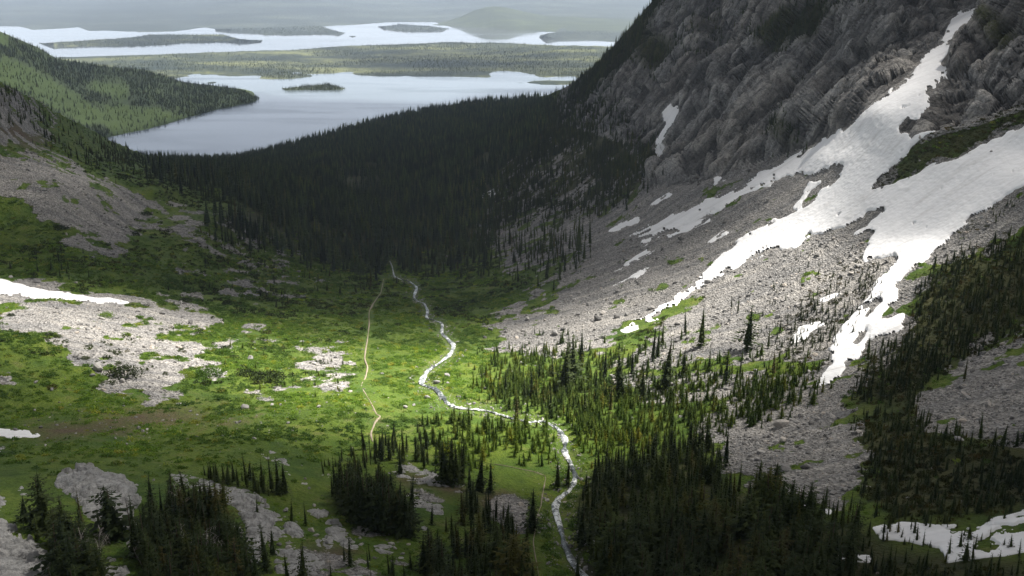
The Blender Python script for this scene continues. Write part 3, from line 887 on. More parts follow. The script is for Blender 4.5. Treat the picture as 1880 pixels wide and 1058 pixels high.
for nm, msk, mt, lab in regions:
    if not msk.any():
        continue
    keys = list(VA)
    out = compact(flatV, FC[msk], flatN, *[VA[k].ravel() for k in keys])
    cliffy = nm == 'rock_cliff'
    me = mesh_np(nm, out[0], out[1], mt, not cliffy, dict(zip(keys, out[3:])), None if cliffy else out[2])
    link(bpy.data.objects.new(nm, me), kind='structure', label=lab, category='cliff' if 'cliff' in nm else ('talus slope' if 'talus' in nm else 'ground'))


# ------------------------------------------------------------------ sheets that lie on the terrain: snow, rock slabs
def drape(poly, step, warp, wl_, grow=0.0):
    us, vs = [p[0] for p in poly], [p[1] for p in poly]
    u = np.arange(max(min(us) - 14, -490), min(max(us) + 14, 2370), step)
    v = np.arange(max(min(vs) - 14, -190), min(max(vs) + 14, 1290), step)
    uu, vv = np.meshgrid(u, v)
    p = surf(uu, vv)
    wu = uu + warp * fbm(p / wl_, 4, 71, .6)
    wv = vv + warp * fbm(p / wl_, 4, 72, .6)
    m = in_poly(wu, wv, poly).astype(float)
    return uu, vv, p, m, surf_n(uu, vv)


def sheet_object(name, uu, p, h, keep, mt, attrs=None, **props):
    nr, nc = uu.shape
    n = props.pop('n')
    q = p + n * h[..., None]
    q[..., 2] += h * .3
    fc = grid_faces(nr, nc).reshape(-1, 4)
    fc = fc[keep.ravel()[fc].all(1)]
    if not len(fc):
        return None
    a = {k: v.ravel() for k, v in (attrs or {}).items()}
    out = compact(q.reshape(-1, 3), fc, *a.values())
    me = mesh_np(name, out[0], out[1], mt, True, dict(zip(a, out[2:])))
    return link(bpy.data.objects.new(name, me), **props)


for nm, poly, lab, thick in SNOWS:
    step = 2.0 if nm == 'snowfield' else 1.0
    uu, vv, p, m, n = drape(poly, step, 9 if nm == 'snowfield' else 4, 11.0)
    for gp in GAP_ROCK:
        m *= 1 - in_poly(uu + 6 * fbm(p / 6, 3, 73), vv, gp)
    m1 = blur(m, 1)
    inner = blur(m, 5)
    # melt-out: streaks of stones show through near the edges
    sdir = np.stack([(p[..., 0] * .55 + p[..., 2] * .8) / 26, p[..., 1] / 7, (p[..., 0] * .8 - p[..., 2] * .55) / 5], -1)
    melt = fbm(sdir, 4, 74, .6)
    m1 = m1 - smooth(.02, .32, melt) * (1 - smooth(.5, .96, inner)) * 1.15 - .9 * smooth(.50, .62, melt)
    if 'bottom right' in lab:
        m1 = m1 - .8 * smooth(.05, .3, fbm(p / 7.0, 4, 76, .6))
    h = thick * (.35 + .65 * inner) * smooth(.05, .5, m1) - .4 + .25 * fbm(p / 18, 3, 75)
    keep = m1 > .05
    sheet_object(nm, uu, p, h, keep, M['snow'], n=n, label=lab, category='snow', **({'group': 'leftover snow patches'} if nm == 'snow_patch' else {}))

for k, (poly, thick, lab) in enumerate(SLABS):
    uu, vv, p, m, n = drape(poly, 1.5, 7, 5.0)
    r = max(3, int(min(np.ptp([q[0] for q in poly]), np.ptp([q[1] for q in poly])) / 1.5 / 4))
    dome = blur(m, min(r, 14))
    m1 = blur(m, 1)
    sh = p.shape[:2]
    pf = p.reshape(-1, 3) + 1.2 * np.stack([fbm(p.reshape(-1, 3) / 5, 3, s) for s in (81, 82, 83)], -1)
    fac = 1.1 * facets(pf[:, 0] / 9 + pf[:, 1] / 14, pf[:, 1] / 4.2 - pf[:, 0] / 12, pf[:, 2] / 6, 86, .5) + .3 * facets(pf[:, 0] / 3.4, pf[:, 1] / 1.9 - pf[:, 0] / 6, pf[:, 2] / 3, 87, .6)
    leaf = .5 * (saw((pf[:, 1] * .8 - pf[:, 0] * .25 + pf[:, 2] * .5) / 2.6) - .5)
    h = thick * .62 * (.25 + .75 * smooth(.2, 1.0, dome)) * smooth(.2, .7, m1) - .6 + (fac + leaf).reshape(sh) * smooth(.25, .7, m1) + .22 * fbm(p / 1.4, 3, 88)
    h = h - 1.2 * smooth(.26, .46, fbm(p / 5.0, 4, 89)) * (1 - smooth(.75, 1, dome))
    keep = m1 > .12
    sheet_object('rock_slab', uu, p, h, keep, M['slab'], n=n, label=lab, category='rock', group='bare rock ledges in the foreground')


def ribbon(name, path, mt, lift, wave, k=1.0, **props):
    pts = np.array(path, float)
    t = np.arange(len(pts))
    tt = np.linspace(0, len(pts) - 1, (len(pts) - 1) * 10 + 1)
    u, v, w = (np.interp(tt, t, blur(np.repeat(pts[:, j][:, None], 1, 1), 0)[:, 0]) for j in range(3))
    ker = np.array([1, 2, 3, 4, 3, 2, 1]) / 16
    sm = lambda a: np.convolve(np.pad(a, 3, mode='edge'), ker, 'valid')
    u, v, w = sm(u), sm(v), sm(w)
    u = u + 1.4 * fbm(np.stack([tt / 1.3, tt * 0, tt * 0], -1), 3, 91)
    c = surf(u, v)
    _, _, d = project(c)
    wm = w * d / F * k * (1 + .6 * fbm(np.stack([tt / .5, tt * 0 + 3, tt * 0], -1), 2, 92))
    tg = np.gradient(c[:, :2], axis=0)
    tg /= np.linalg.norm(tg, axis=1, keepdims=True) + 1e-9
    nr = np.stack([tg[:, 1], -tg[:, 0]], 1)
    rows = []
    for a in np.linspace(-.5, .5, 7):
        q = c.copy()
        q[:, :2] += nr * (wm * a)[:, None]
        qu, qv, _ = project(q)
        q[:, 2] = surf(qu, qv)[:, 2] * .5 + c[:, 2] * .5 + lift * (1 - (2 * a) ** 2 * .8) + wave * fbm(q / 2.2, 3, 93)
        rows.append(q)
    g = np.stack(rows, 1)
    me = mesh_np(name, g.reshape(-1, 3), grid_faces(g.shape[0], 7).reshape(-1, 4), mt)
    return link(bpy.data.objects.new(name, me), **props)


ribbon('stream', STREAM, M['rapids'], .7, .5, .50, kind='structure', label='white foaming stream winding through the meadow and past the dark spruces', category='stream')
for pth, lab in TRAILS:
    ribbon('footpath', pth, M['trail'], .3, .1, .42, kind='structure', label=lab, category='path')


# ------------------------------------------------------------------ far country: spur, plain, islands, hills, lakes
def far_sheet(name, bottom, top, ytop, mt, n=420, rows=60, amp=4.0, wl_=160.0, umin=-500, umax=2380, attrs=None, **props):
    u = np.linspace(umin, umax, n)
    vb = np.interp(u, [p[0] for p in bottom], [p[1] for p in bottom])
    vt = np.interp(u, [p[0] for p in top], [p[1] for p in top])
    jag = 1.1 * fbm(np.stack([u / 22, u * 0, u * 0 + len(name)], -1), 4, 95)
    vb = vb + jag
    vt = np.minimum(vt + .6 * jag, vb - .05)
    yb = depth_on_plane(vb, -1.5)
    yt = ytop(u, vt) if callable(ytop) else np.interp(u, [p[0] for p in ytop], [p[1] for p in ytop])
    yt = np.maximum(yt, yb * 1.004)
    s = np.linspace(0, 1, rows)[:, None]
    v = vb + (vt - vb) * s
    y = np.exp(np.log(yb) + (np.log(yt) - np.log(yb)) * s)
    g = unproject(np.repeat(u[None], rows, 0), v, y)
    g[..., 2] += amp * fbm(g / wl_, 4, 96) * np.minimum(1, s * 4) * (1 if name != 'lake_island' else .5)
    bk = []
    for fy, fz in ((1.01, .85), (1.03, .5), (1.06, .1)):
        b = g[-1].copy()
        b[:, :2] *= 1 + (fy - 1) * (1 if np.mean(yt / yb) > 1.06 else .25)
        b[:, 2] = b[:, 2] * fz - (3 if fz < .2 else 0)
        bk.append(b)
    ff = np.concatenate([g, np.stack(bk)], 0)
    nn = grid_normals(ff)
    at = {}
    for k, cv in (attrs or {}).items():
        pu, pv, _ = project(ff)
        at[k] = look(cv, pu, pv).ravel()
    me = mesh_np(name, ff.reshape(-1, 3), grid_faces(rows + 3, n).reshape(-1, 4), mt, True, at)
    link(bpy.data.objects.new(name, me), **props)
    return g


SPUR_MEADOW = canvas([[(-60, 100), (0, 112), (30, 112), (70, 135), (110, 155), (150, 180), (205, 222), (160, 232), (110, 205), (60, 178), (0, 150), (-60, 130)],
                      [(150, 150), (180, 150), (235, 160), (242, 176), (225, 186), (190, 172), (160, 165)],
                      [(200, 190), (225, 195), (250, 200), (285, 196), (310, 208), (330, 214), (300, 230), (240, 246), (190, 258), (205, 236), (190, 215)],
                      [(300, 212), (350, 208), (380, 204), (370, 212), (300, 233)], [(-300, 40), (0, 60), (40, 80), (0, 84), (-300, 60)]], 10)
SPUR = far_sheet('wooded_hill', [(-520, 340), (100, 292), (190, 256), (300, 232), (380, 208), (450, 193), (470, 188), (477, 183)],
                 [(-520, -140), (0, 57), (27, 69), (67, 86), (107, 109), (201, 123), (268, 129), (335, 150), (435, 163), (465, 177), (477, 181)],
                 [(-520, 4300), (0, 4600), (201, 4800), (335, 4900), (435, 4950), (477, 4860)], M['spur'], 420, 90, 9, 140, -500, 477, {'meadow': SPUR_MEADOW},
                 kind='structure', label='wooded hill with bright green clearings running down into the near lake', category='hill')
PLAIN = far_sheet('wooded_plain', [(-520, 152), (390, 158), (400, 156), (440, 151), (520, 148), (640, 143), (690, 145), (697, 148), (740, 149), (830, 151), (870, 153), (900, 160), (1035, 163), (1200, 166), (2400, 180)],
                  [(-520, 118), (60, 116), (110, 110), (160, 108), (235, 104), (318, 100), (385, 97), (523, 92), (630, 86), (747, 80), (818, 79), (932, 78), (1025, 85), (1126, 85), (1300, 88), (2400, 95)],
                  lambda u, v: depth_on_plane(v, np.interp(u, [0, 110, 300, 900, 2400], [8, 12, 30, 48, 45])), M['plain'], 700, 70, 9, 260,
                  kind='structure', label='low wooded plain between the near lake and the far lake', category='plain')
far_sheet('far_shore', [(-520, 50), (0, 50), (34, 50), (60, 57), (100, 55), (144, 52), (161, 60), (190, 60), (255, 63), (275, 62), (322, 60), (355, 54), (379, 52), (412, 56), (560, 53), (590, 50), (630, 47), (714, 42), (797, 42), (844, 49), (925, 54), (1002, 60), (1400, 66), (2400, 66)],
          [(-520, -12), (2400, -12)], lambda u, v: 16500 + 1800 * fbm(np.stack([u / 260, u * 0, u * 0 + 3], -1), 3, 108), M['farland'], 700, 90, 22, 1300, kind='structure', label='hazy blue land rising beyond the far lake', category='land')
far_sheet('distant_hill', [(790, 47), (844, 49), (925, 54), (1002, 60), (1400, 66), (1700, 66)],
          [(790, 46), (820, 39), (845, 31), (870, 20), (890, 14), (907, 12), (930, 14), (960, 22), (1000, 30), (1060, 33), (1150, 35), (1400, 40), (1700, 62)],
          lambda u, v: u * 0 + 11500, M['island'], 300, 40, 9, 400, 790, 1700, kind='structure', label='blue hazy rounded hill rising beyond the far lake', category='hill')
HEAD_ = far_sheet('headland', [(395, 56), (412, 58), (476, 63), (486, 65.5), (560, 66), (615, 64), (634, 62)], [(395, 53), (480, 53), (560, 49), (590, 48), (606, 54), (634, 61)],
          lambda u, v: depth_on_plane(v, 24), M['farland'], 160, 16, 3, 200, 395, 634, kind='structure', label='low dark headland with a pointed tip on the left of the far lake', category='headland')
far_sheet('headland', [(990, 71), (1010, 72.5), (1133, 78), (1400, 80), (1700, 82)], [(990, 70), (1003, 62), (1030, 58), (1100, 57), (1400, 58), (1700, 60)],
          lambda u, v: depth_on_plane(v, 45), M['farland'], 160, 16, 3, 200, 990, 1700, kind='structure', label='dark headland in the far lake beside the cliff edge', category='headland')
ISL = far_sheet('lake_island', [(517, 164.5), (524, 167), (560, 166), (600, 167), (634, 165)], [(517, 164), (530, 162), (560, 157.5), (600, 155), (622, 159), (634, 164.5)],
                lambda u, v: depth_on_plane(v, 10), M['island'], 90, 18, 1.5, 50, 517, 634, kind='structure', label='small wooded island in the near lake', category='island')
ISL_LONG = far_sheet('lake_island', [(72, 81), (100, 85.5), (215, 87), (300, 85), (330, 81), (420, 79), (478, 77.5), (482, 75)], [(72, 80), (120, 77), (230, 70), (275, 64), (410, 64), (440, 72), (482, 74.5)],
          lambda u, v: depth_on_plane(v, 26), M['plain'], 200, 20, 3, 150, 72, 482, kind='structure', label='long low island in the left part of the far lake', category='island')
ISL_LENS = far_sheet('lake_island', [(693, 50), (720, 57), (750, 60.5), (800, 58), (824, 53)], [(693, 49.5), (735, 45), (790, 48), (824, 52.6)],
          lambda u, v: depth_on_plane(v, 22), M['farland'], 90, 14, 2, 150, 693, 824, kind='structure', label='lens shaped island in the middle of the far lake', category='island')
far_sheet('lake_island', [(640, 68), (648, 69), (655, 68.5)], [(640, 67.5), (648, 66.5), (655, 68)],
          lambda u, v: depth_on_plane(v, 8), M['farland'], 16, 6, 1, 80, 640, 655, kind='structure', label='tiny islet in the far lake left of the lens shaped island', category='island')


def water_plane(name, x0, x1, y0, y1, z, mt, **props):
    nx, ny = 60, 60
    g = np.stack(np.meshgrid(np.linspace(x0, x1, nx), np.linspace(y0, y1, ny)), -1)
    g = np.concatenate([g, np.full((ny, nx, 1), z)], -1)
    me = mesh_np(name, g.reshape(-1, 3), grid_faces(ny, nx).reshape(-1, 4), mt)
    link(bpy.data.objects.new(name, me), kind='structure', **props)


water_plane('lake', -9000, 9000, 1500, 6600, 0.0, M['lake'], label='grey calm near lake below the dark wood', category='lake')
water_plane('far_lake', -16000, 16000, 6601, 30500, 0.0, M['biglake'], label='bright silvery far lake with islands', category='lake')

# ------------------------------------------------------------------ clouds out of view, their gaps shaped to place sun and shade
CLZ = 1500.0
LIT = canvas([([(430, 612), (520, 596), (640, 622), (700, 603), (790, 640), (880, 625), (960, 600), (1080, 570), (1180, 530), (1260, 505), (1330, 560), (1270, 640), (1270, 700), (1190, 745), (1110, 775), (1045, 815), (940, 835), (820, 795),
               (700, 790), (600, 775), (500, 757), (440, 715), (340, 680), (230, 655), (110, 610), (0, 585), (-150, 580), (-150, 505), (0, 510), (200, 545), (350, 590)], .66),
              ([(1160, 616), (1300, 490), (1420, 415), (1500, 335), (1600, 245), (1720, 100), (1810, -60), (1880, -60), (1800, 110), (1900, 150), (2150, 20), (2250, 100), (1900, 370), (1740, 500), (1660, 620), (1570, 720), (1480, 730), (1490, 620), (1380, 610), (1250, 660)], .46),
              ([(1200, 560), (1300, 470), (1440, 400), (1520, 420), (1400, 500), (1290, 570), (1200, 620)], .62),
              ([(1720, 650), (1900, 600), (2100, 560), (2100, 800), (1900, 800), (1760, 790)], .42),
              ([(1500, 330), (1610, 235), (1725, 95), (1810, -60), (1880, -60), (1800, 105), (1720, 200), (1780, 260), (1880, 225), (2100, 80), (2200, 150), (1880, 340), (1700, 420), (1560, 400)], .95),
              ([(900, 680), (1000, 640), (1270, 655), (1350, 700), (1290, 790), (1180, 835), (1080, 855), (940, 820)], .72),
              ([(1000, 540), (1090, 440), (1200, 370), (1380, 335), (1440, 370), (1280, 470), (1130, 560)], .12), ([(1300, 790), (1500, 715), (1570, 740), (1590, 860), (1520, 930), (1400, 890)], .13),
              ([(-200, 850), (240, 855), (400, 870), (520, 900), (640, 960), (680, 1010), (560, 1060), (250, 1100), (-200, 1200)], .20),
              ([(-200, 210), (60, 270), (340, 385), (420, 425), (230, 420), (230, 465), (-200, 400)], .21),
              ([(-200, 600), (60, 620), (160, 690), (300, 740), (440, 770), (420, 800), (100, 770), (-200, 760)], .10)], 36)  # ground meant to be sunlit; the cloud gaps are cut to match
CX0, CX1, CY0, CY1, cst = -1900.0, 3100.0, -1300.0, 6400.0, 20.0
cx, cy = np.arange(CX0, CX1, cst), np.arange(CY0, CY1, cst)
acc, cnt = np.zeros((len(cy), len(cx))), np.zeros((len(cy), len(cx)))


def splat(pts, val, wgt=1.0):
    t = (CLZ + 40 - pts[:, 2]) / SUN[2]
    x, y = pts[:, 0] + SUN[0] * t, pts[:, 1] + SUN[1] * t
    i, j = np.floor((y - CY0) / cst).astype(int), np.floor((x - CX0) / cst).astype(int)
    ok = (i >= 0) & (i < len(cy)) & (j >= 0) & (j < len(cx))
    np.add.at(acc, (i[ok], j[ok]), (val * wgt)[ok] if np.ndim(val) else val * wgt)
    np.add.at(cnt, (i[ok], j[ok]), wgt)


splat(P[::2, ::2].reshape(-1, 3), look(LIT, GU[::2, ::2], GV[::2, ::2]).ravel())
sp_ = SPUR[::2, ::2].reshape(-1, 3)
splat(sp_, .22 * smooth(-.25, .25, fbm(sp_ / 700.0, 3, 98) + .12))
gcx, gcy = np.meshgrid(cx, cy)
base_open = .9 * smooth(-.15, .3, fbm(np.stack([gcx / 1500, gcy / 1500, gcx * 0], -1), 4, 99)) * smooth(3600, 5000, gcy)
a2, c2 = blur(acc, 1), blur(cnt, 1)
openness = np.where(c2 > .15, a2 / np.maximum(c2, .15), base_open)
openness = np.where((c2 > .15), openness, base_open)
openness = blur(openness, 1)
cov = np.clip(1.1 - openness * 1.75 + .14 * fbm(np.stack([gcx / 260, gcy / 260, gcx * 0], -1), 4, 101), 0, 1)
edge_ = np.minimum.reduce([smooth(CX0, CX0 + 300, gcx), smooth(CX1, CX1 - 300, gcx), smooth(CY0, CY0 + 300, gcy), smooth(CY1, CY1 - 600, gcy)])


def make_cloud_material():
    m, n, l, b = mat('cloud')
    n.remove(b)
    t, tr, mx = n.new('ShaderNodeBsdfTransparent'), n.new('ShaderNodeBsdfTranslucent'), n.new('ShaderNodeMixShader')
    tr.inputs['Color'].default_value = (.17, .172, .175, 1)
    l.new(attr(n, 'cover'), mx.inputs[0])
    l.new(t.outputs[0], mx.inputs[1])
    l.new(tr.outputs[0], mx.inputs[2])
    l.new(mx.outputs[0], n['Material Output'].inputs['Surface'])
    return m


CLOUD_MAT = make_cloud_material()


def cloud_object(gx, gy, cv, lab):
    th = 40 + 240 * cv * (.6 + .4 * fbm(np.stack([gx / 300, gy / 300, gx * 0], -1), 3, 103))
    lo = CLZ + 30 * fbm(np.stack([gx / 200, gy / 200, gx * 0 + 5], -1), 3, 104) + 40 * (1 - cv)
    top = np.stack([gx, gy, lo + th], -1).reshape(-1, 3)
    bot = np.stack([gx, gy, lo], -1).reshape(-1, 3)
    fq_ = grid_faces(*gx.shape).reshape(-1, 4)
    keep = cv.ravel()[fq_].max(1) > .015
    fq_ = fq_[keep]
    vv = np.concatenate([bot, top])
    ff = np.concatenate([fq_[:, ::-1], fq_ + len(bot)])
    den = 1 - np.sqrt(1 - np.concatenate([cv.ravel()] * 2) * CLOUD_MAX)
    out = compact(vv, ff, den)
    me = mesh_np('clouds', out[0], out[1], CLOUD_MAT, True, {'cover': out[2]})
    link(bpy.data.objects.new('clouds', me), kind='stuff', label=lab, category='clouds')


CLOUD_MAX = .985
cloud_object(gcx, gcy, cov * edge_, 'unseen broken grey clouds over the valley, gaps shaped to light chosen ground')
fx, fy = np.meshgrid(np.arange(-26000, 26001, 300.0), np.arange(-9000, 36001, 300.0))
inner_ = np.minimum.reduce([smooth(CX0 - 100, CX0 + 500, fx), smooth(CX1 + 100, CX1 - 500, fx), smooth(CY0 - 100, CY0 + 500, fy), smooth(CY1 + 100, CY1 - 800, fy)])
near_cov = np.minimum.reduce([smooth(-6500, -4500, fx), smooth(6500, 4500, fx), smooth(-4500, -3000, fy), smooth(4200, 3200, fy)])
fcov = np.maximum(near_cov, (.8 * smooth(11500, 9500, fy) + .22 * smooth(9500, 11500, fy) * smooth(22000, 19000, fy)) * smooth(np.interp(fy, [9000, 12000], [-.06, -.18]), np.interp(fy, [9000, 12000], [.26, .16]), fbm(np.stack([fx / 4200, fy / 4200, fx * 0 + 9], -1), 4, 105) - .02)) * (1 - inner_)  # unseen cover, set to shade the plain and dim the far haze
cloud_object(fx, fy, fcov, 'unseen wider field of broken clouds, cover shaped for light on plain and lakes')

# ------------------------------------------------------------------ haze
top_z = max(860.0, float(FULL[..., 2].max()) + 30, CAM_Z + 40)
hb = bpy.data.meshes.new('haze')
X0, X1, Y0, Y1, Z0, Z1 = -27000, 27000, -1600, 36000, -640 - 12, top_z
Z0 = -12.0
hv = [(x, y, z) for x in (X0, X1) for y in (Y0, Y1) for z in (Z0, Z1)]
hb.from_pydata(hv, [], [(0, 1, 3, 2), (4, 6, 7, 5), (0, 4, 5, 1), (2, 3, 7, 6), (0, 2, 6, 4), (1, 5, 7, 3)])
hm = bpy.data.materials.new('haze')
hm.use_nodes = True
hn = hm.node_tree.nodes
hn.remove(hn['Principled BSDF'])
pv = hn.new('ShaderNodeVolumePrincipled')
pv.inputs['Color'].default_value = (.70, .83, 1.0, 1)
pv.inputs['Density'].default_value = HAZE_DENSITY if 'HAZE_DENSITY' in globals() else 5.1e-5
pv.inputs['Anisotropy'].default_value = 0.0
hm.node_tree.links.new(pv.outputs[0], hn['Material Output'].inputs['Volume'])
hb.materials.append(hm)
hm.cycles.homogeneous_volume = True
if not globals().get('NO_HAZE'):
    link(bpy.data.objects.new('haze', hb), kind='stuff', label='pale blue haze over the valley, plain and lakes', category='haze')

# ------------------------------------------------------------------ plants and stones: one of each kind
def tri_mesh(name, V, T, mt, smooth_=False):
    return mesh_np(name, np.array(V), np.array(T), mt, smooth_)


def conifer(seed, whorls=17, per=8, spread=.17, side=3, taper=.85, bare=.05, droop=.35, ragged=.25):
    """crown of a spruce one metre tall: whorls of drooping sprays with saw-toothed edges"""
    r = np.random.default_rng(seed)
    V, T = [], []

    def tri(a, b, c):
        k = len(V)
        V.extend([a, b, c])
        T.append((k, k + 1, k + 2))

    lean = r.normal(0, .022, 2)
    for w in range(whorls):
        t = (w + r.uniform(-.3, .3)) / whorls
        z = bare + (1 - bare) * max(0, t) ** .92
        R = spread * ((1 - max(t, 0)) ** taper) * (1 if t > .12 else .8 + 1.6 * max(t, 0)) + .012
        n = max(4, int(per * (1 - .45 * t)))
        a0 = r.uniform(0, 6.28)
        for b in range(n):
            if r.random() < .08:
                continue
            a = a0 + b * 6.283 / n + r.uniform(-.3, .3)
            L = R * r.uniform(1 - ragged * 1.5, 1 + ragged)
            ca, sa = math.cos(a), math.sin(a)
            dz = -L * (droop + r.uniform(-.15, .25)) * (1 - .8 * t) + L * .25 * t
            o = np.array([lean[0] * z, lean[1] * z, z])
            d = np.array([ca, sa, 0])
            s = np.array([-sa, ca, 0])
            wd = L * r.uniform(.24, .40) + .006
            th = .10 * L + .004
            pts = [o + d * L * f + np.array([0, 0, dz * f ** 1.4]) for f in np.linspace(0, 1, side + 1)]
            for k in range(side):
                f = (k + .5) / side
                wk = wd * (1 - .55 * f) * r.uniform(.75, 1.2)
                m0, m1 = pts[k], pts[k + 1]
                back_ = d * L * .12
                tri(m0, m1, m0 + s * wk + d * L * .22 - np.array([0, 0, th * 1.2]) - back_ * 0)
                tri(m0, m0 - s * wk + d * L * .22 - np.array([0, 0, th * 1.2]), m1)
            e = pts[-1]
            tri(e - s * wd * .2, e + d * L * .22 + np.array([0, 0, dz * .15]), e + s * wd * .2)
    k = len(V)
    for i in range(6):
        a = i * 1.047
        V.append((math.cos(a) * spread * .42, math.sin(a) * spread * .42, bare + .06))
    V.append((lean[0], lean[1], .93))
    for i in range(6):
        T.append((k + i, k + (i + 1) % 6, k + 6))
    top = np.array([lean[0], lean[1], 1.0])
    for i in range(3):
        a = i * 2.1
        tri(top + np.array([math.cos(a) * .006, math.sin(a) * .006, -.10]), top + np.array([math.cos(a + 2.1) * .006, math.sin(a + 2.1) * .006, -.10]), top + np.array([0, 0, .02]))
    return V, T


def trunk_mesh(name, r0=.016, h=.9, mt=None, n=6):
    V, T = [], []
    for z, r in ((-.06, r0 * 1.25), (0, r0), (.3, r0 * .8), (h, r0 * .15)):
        for i in range(n):
            V.append((r * math.cos(i * 6.283 / n), r * math.sin(i * 6.283 / n), z))
    for k in range(3):
        for i in range(n):
            a, b = k * n + i, k * n + (i + 1) % n
            T += [(a, b, b + n), (a, b + n, a + n)]
    return tri_mesh(name, V, T, mt or M['bark'], True)


NEAR_CROWNS = [tri_mesh('crown', *conifer(100 + k, 15 + k % 4, 8, s, 3, tp, .05, dr, rg + .1), M['needle']) for k, (s, tp, dr, rg) in enumerate(
    [(.150, .80, .40, .25), (.125, .75, .45, .22), (.170, .90, .35, .30), (.105, .70, .5, .25), (.190, .95, .30, .32), (.140, .6, .4, .35), (.16, .7, .45, .28), (.12, .85, .5, .2), (.20, .55, .25, .45), (.155, 1.1, .55, .3), (.13, .5, .3, .5), (.18, .75, .6, .35)])]
TRUNK = trunk_mesh('trunk')
PROTO = {}


def proto(cname, meshes):
    c = bpy.data.collections.new(cname)
    for k, me in enumerate(meshes):
        o = bpy.data.objects.new('%s_%02d' % (cname, k), me)
        c.objects.link(o)
    PROTO[cname] = c


def crown_with_trunk(seed, mt, **kw):
    V, T = conifer(seed, **kw)
    V = [tuple(map(float, v)) for v in V]
    k = len(V)
    for i in range(4):
        V.append((.014 * math.cos(i * 1.571), .014 * math.sin(i * 1.571), -.05))
    V.append((0, 0, .4))
    T = list(T) + [(k + i, k + (i + 1) % 4, k + 4) for i in range(4)]
    return tri_mesh('spruce', V, T, mt)


proto('mid_spruce', [crown_with_trunk(200 + k, M['needle'], whorls=12, per=7, spread=s, side=2, bare=.05, ragged=.3, taper=tp) for k, (s, tp) in enumerate([(.15, .8), (.12, .75), (.18, .9), (.14, .7), (.11, .8), (.20, .95)])])
proto('young_fir', [crown_with_trunk(230 + k, M['needle_young'], whorls=11, per=7, spread=s, side=2, bare=.02, ragged=.3, taper=tp) for k, (s, tp) in enumerate([(.19, .9), (.15, .8), (.23, .95), (.17, .75)])])
proto('wood_spruce', [crown_with_trunk(260 + k, M['far_needle'], whorls=8, per=6, spread=s, side=1, bare=.08, ragged=.35, taper=tp) for k, (s, tp) in enumerate([(.15, .8), (.12, .75), (.17, .85), (.10, .7)])])
proto('hill_spruce', [crown_with_trunk(280 + k, M['needle'], whorls=6, per=5, spread=s, side=1, bare=.06, ragged=.3) for k, s in enumerate([.17, .21, .14])])


def bush(seed, n, flat=.75, leaf=.22, spike=False):
    r = np.random.default_rng(seed)
    V, T = [], []
    for i in range(n):
        d = r.normal(0, 1, 3)
        d[2] = abs(d[2]) * flat
        d /= np.linalg.norm(d) + 1e-9
        c = d * r.uniform(.55, 1.0) * np.array([1, 1, flat])
        c += .18 * r.normal(0, 1, 3) * np.array([1, 1, .5])
        c[2] = max(c[2], .02)
        a, b = r.normal(0, 1, 3), r.normal(0, 1, 3)
        if spike:
            b = np.array([0, 0, 1.6]) + .4 * b
        a /= np.linalg.norm(a)
        b /= np.linalg.norm(b)
        k = len(V)
        s = leaf * r.uniform(.6, 1.4)
        V += [c - a * s * .6, c + a * s * .6, c + b * s * 1.3]
        T.append((k, k + 1, k + 2))
        if not spike:
            V.append(c - b * s * .9)
            T.append((k, k + 3, k + 1))
    return V, T


proto('willow', [tri_mesh('willow', *bush(300 + k, 60, f, l), M['leaf']) for k, (f, l) in enumerate([(.6, .22), (.75, .26), (.5, .2)])])
proto('dwarf_pine', [tri_mesh('dwarf_pine', *bush(320 + k, 70, f, l, True), M['brush']) for k, (f, l) in enumerate([(.55, .22), (.8, .24), (.5, .26)])])
proto('dark_bush', [tri_mesh('dark_bush', *bush(340 + k, 56, f, l), M['needle']) for k, (f, l) in enumerate([(.6, .24), (.85, .25)])])


def rock_mesh(name, seed, sub=1, mt=None, flat=.7):
    import bmesh
    r = np.random.default_rng(seed)
    bm = bmesh.new()
    bmesh.ops.create_icosphere(bm, subdivisions=sub, radius=1.0)
    planes = [(lambda d: d / np.linalg.norm(d))(r.normal(0, 1, 3)) for _ in range(9)]
    offs = r.uniform(.45, .85, 9)
    sc = np.array([r.uniform(.8, 1.25), r.uniform(.7, 1.0), flat * r.uniform(.8, 1.15)])
    for v in bm.verts:
        p = np.array(v.co)
        for d, o in zip(planes, offs):
            e = p @ d - o
            if e > 0:
                p = p - d * e
        v.co = Vector((p + r.normal(0, .03, 3)) * sc)
    me = bpy.data.meshes.new(name)
    bm.to_mesh(me)
    bm.free()
    me.materials.append(mt or M['stone'])
    return me


proto('stone', [rock_mesh('stone', 400 + k, 1) for k in range(7)])
proto('pale_stone', [rock_mesh('pale_stone', 400 + k, 1, M['pale_stone']) for k in range(7)])
BOULDERS = [rock_mesh('boulder', 430 + k, 2, None, .85) for k in range(8)]

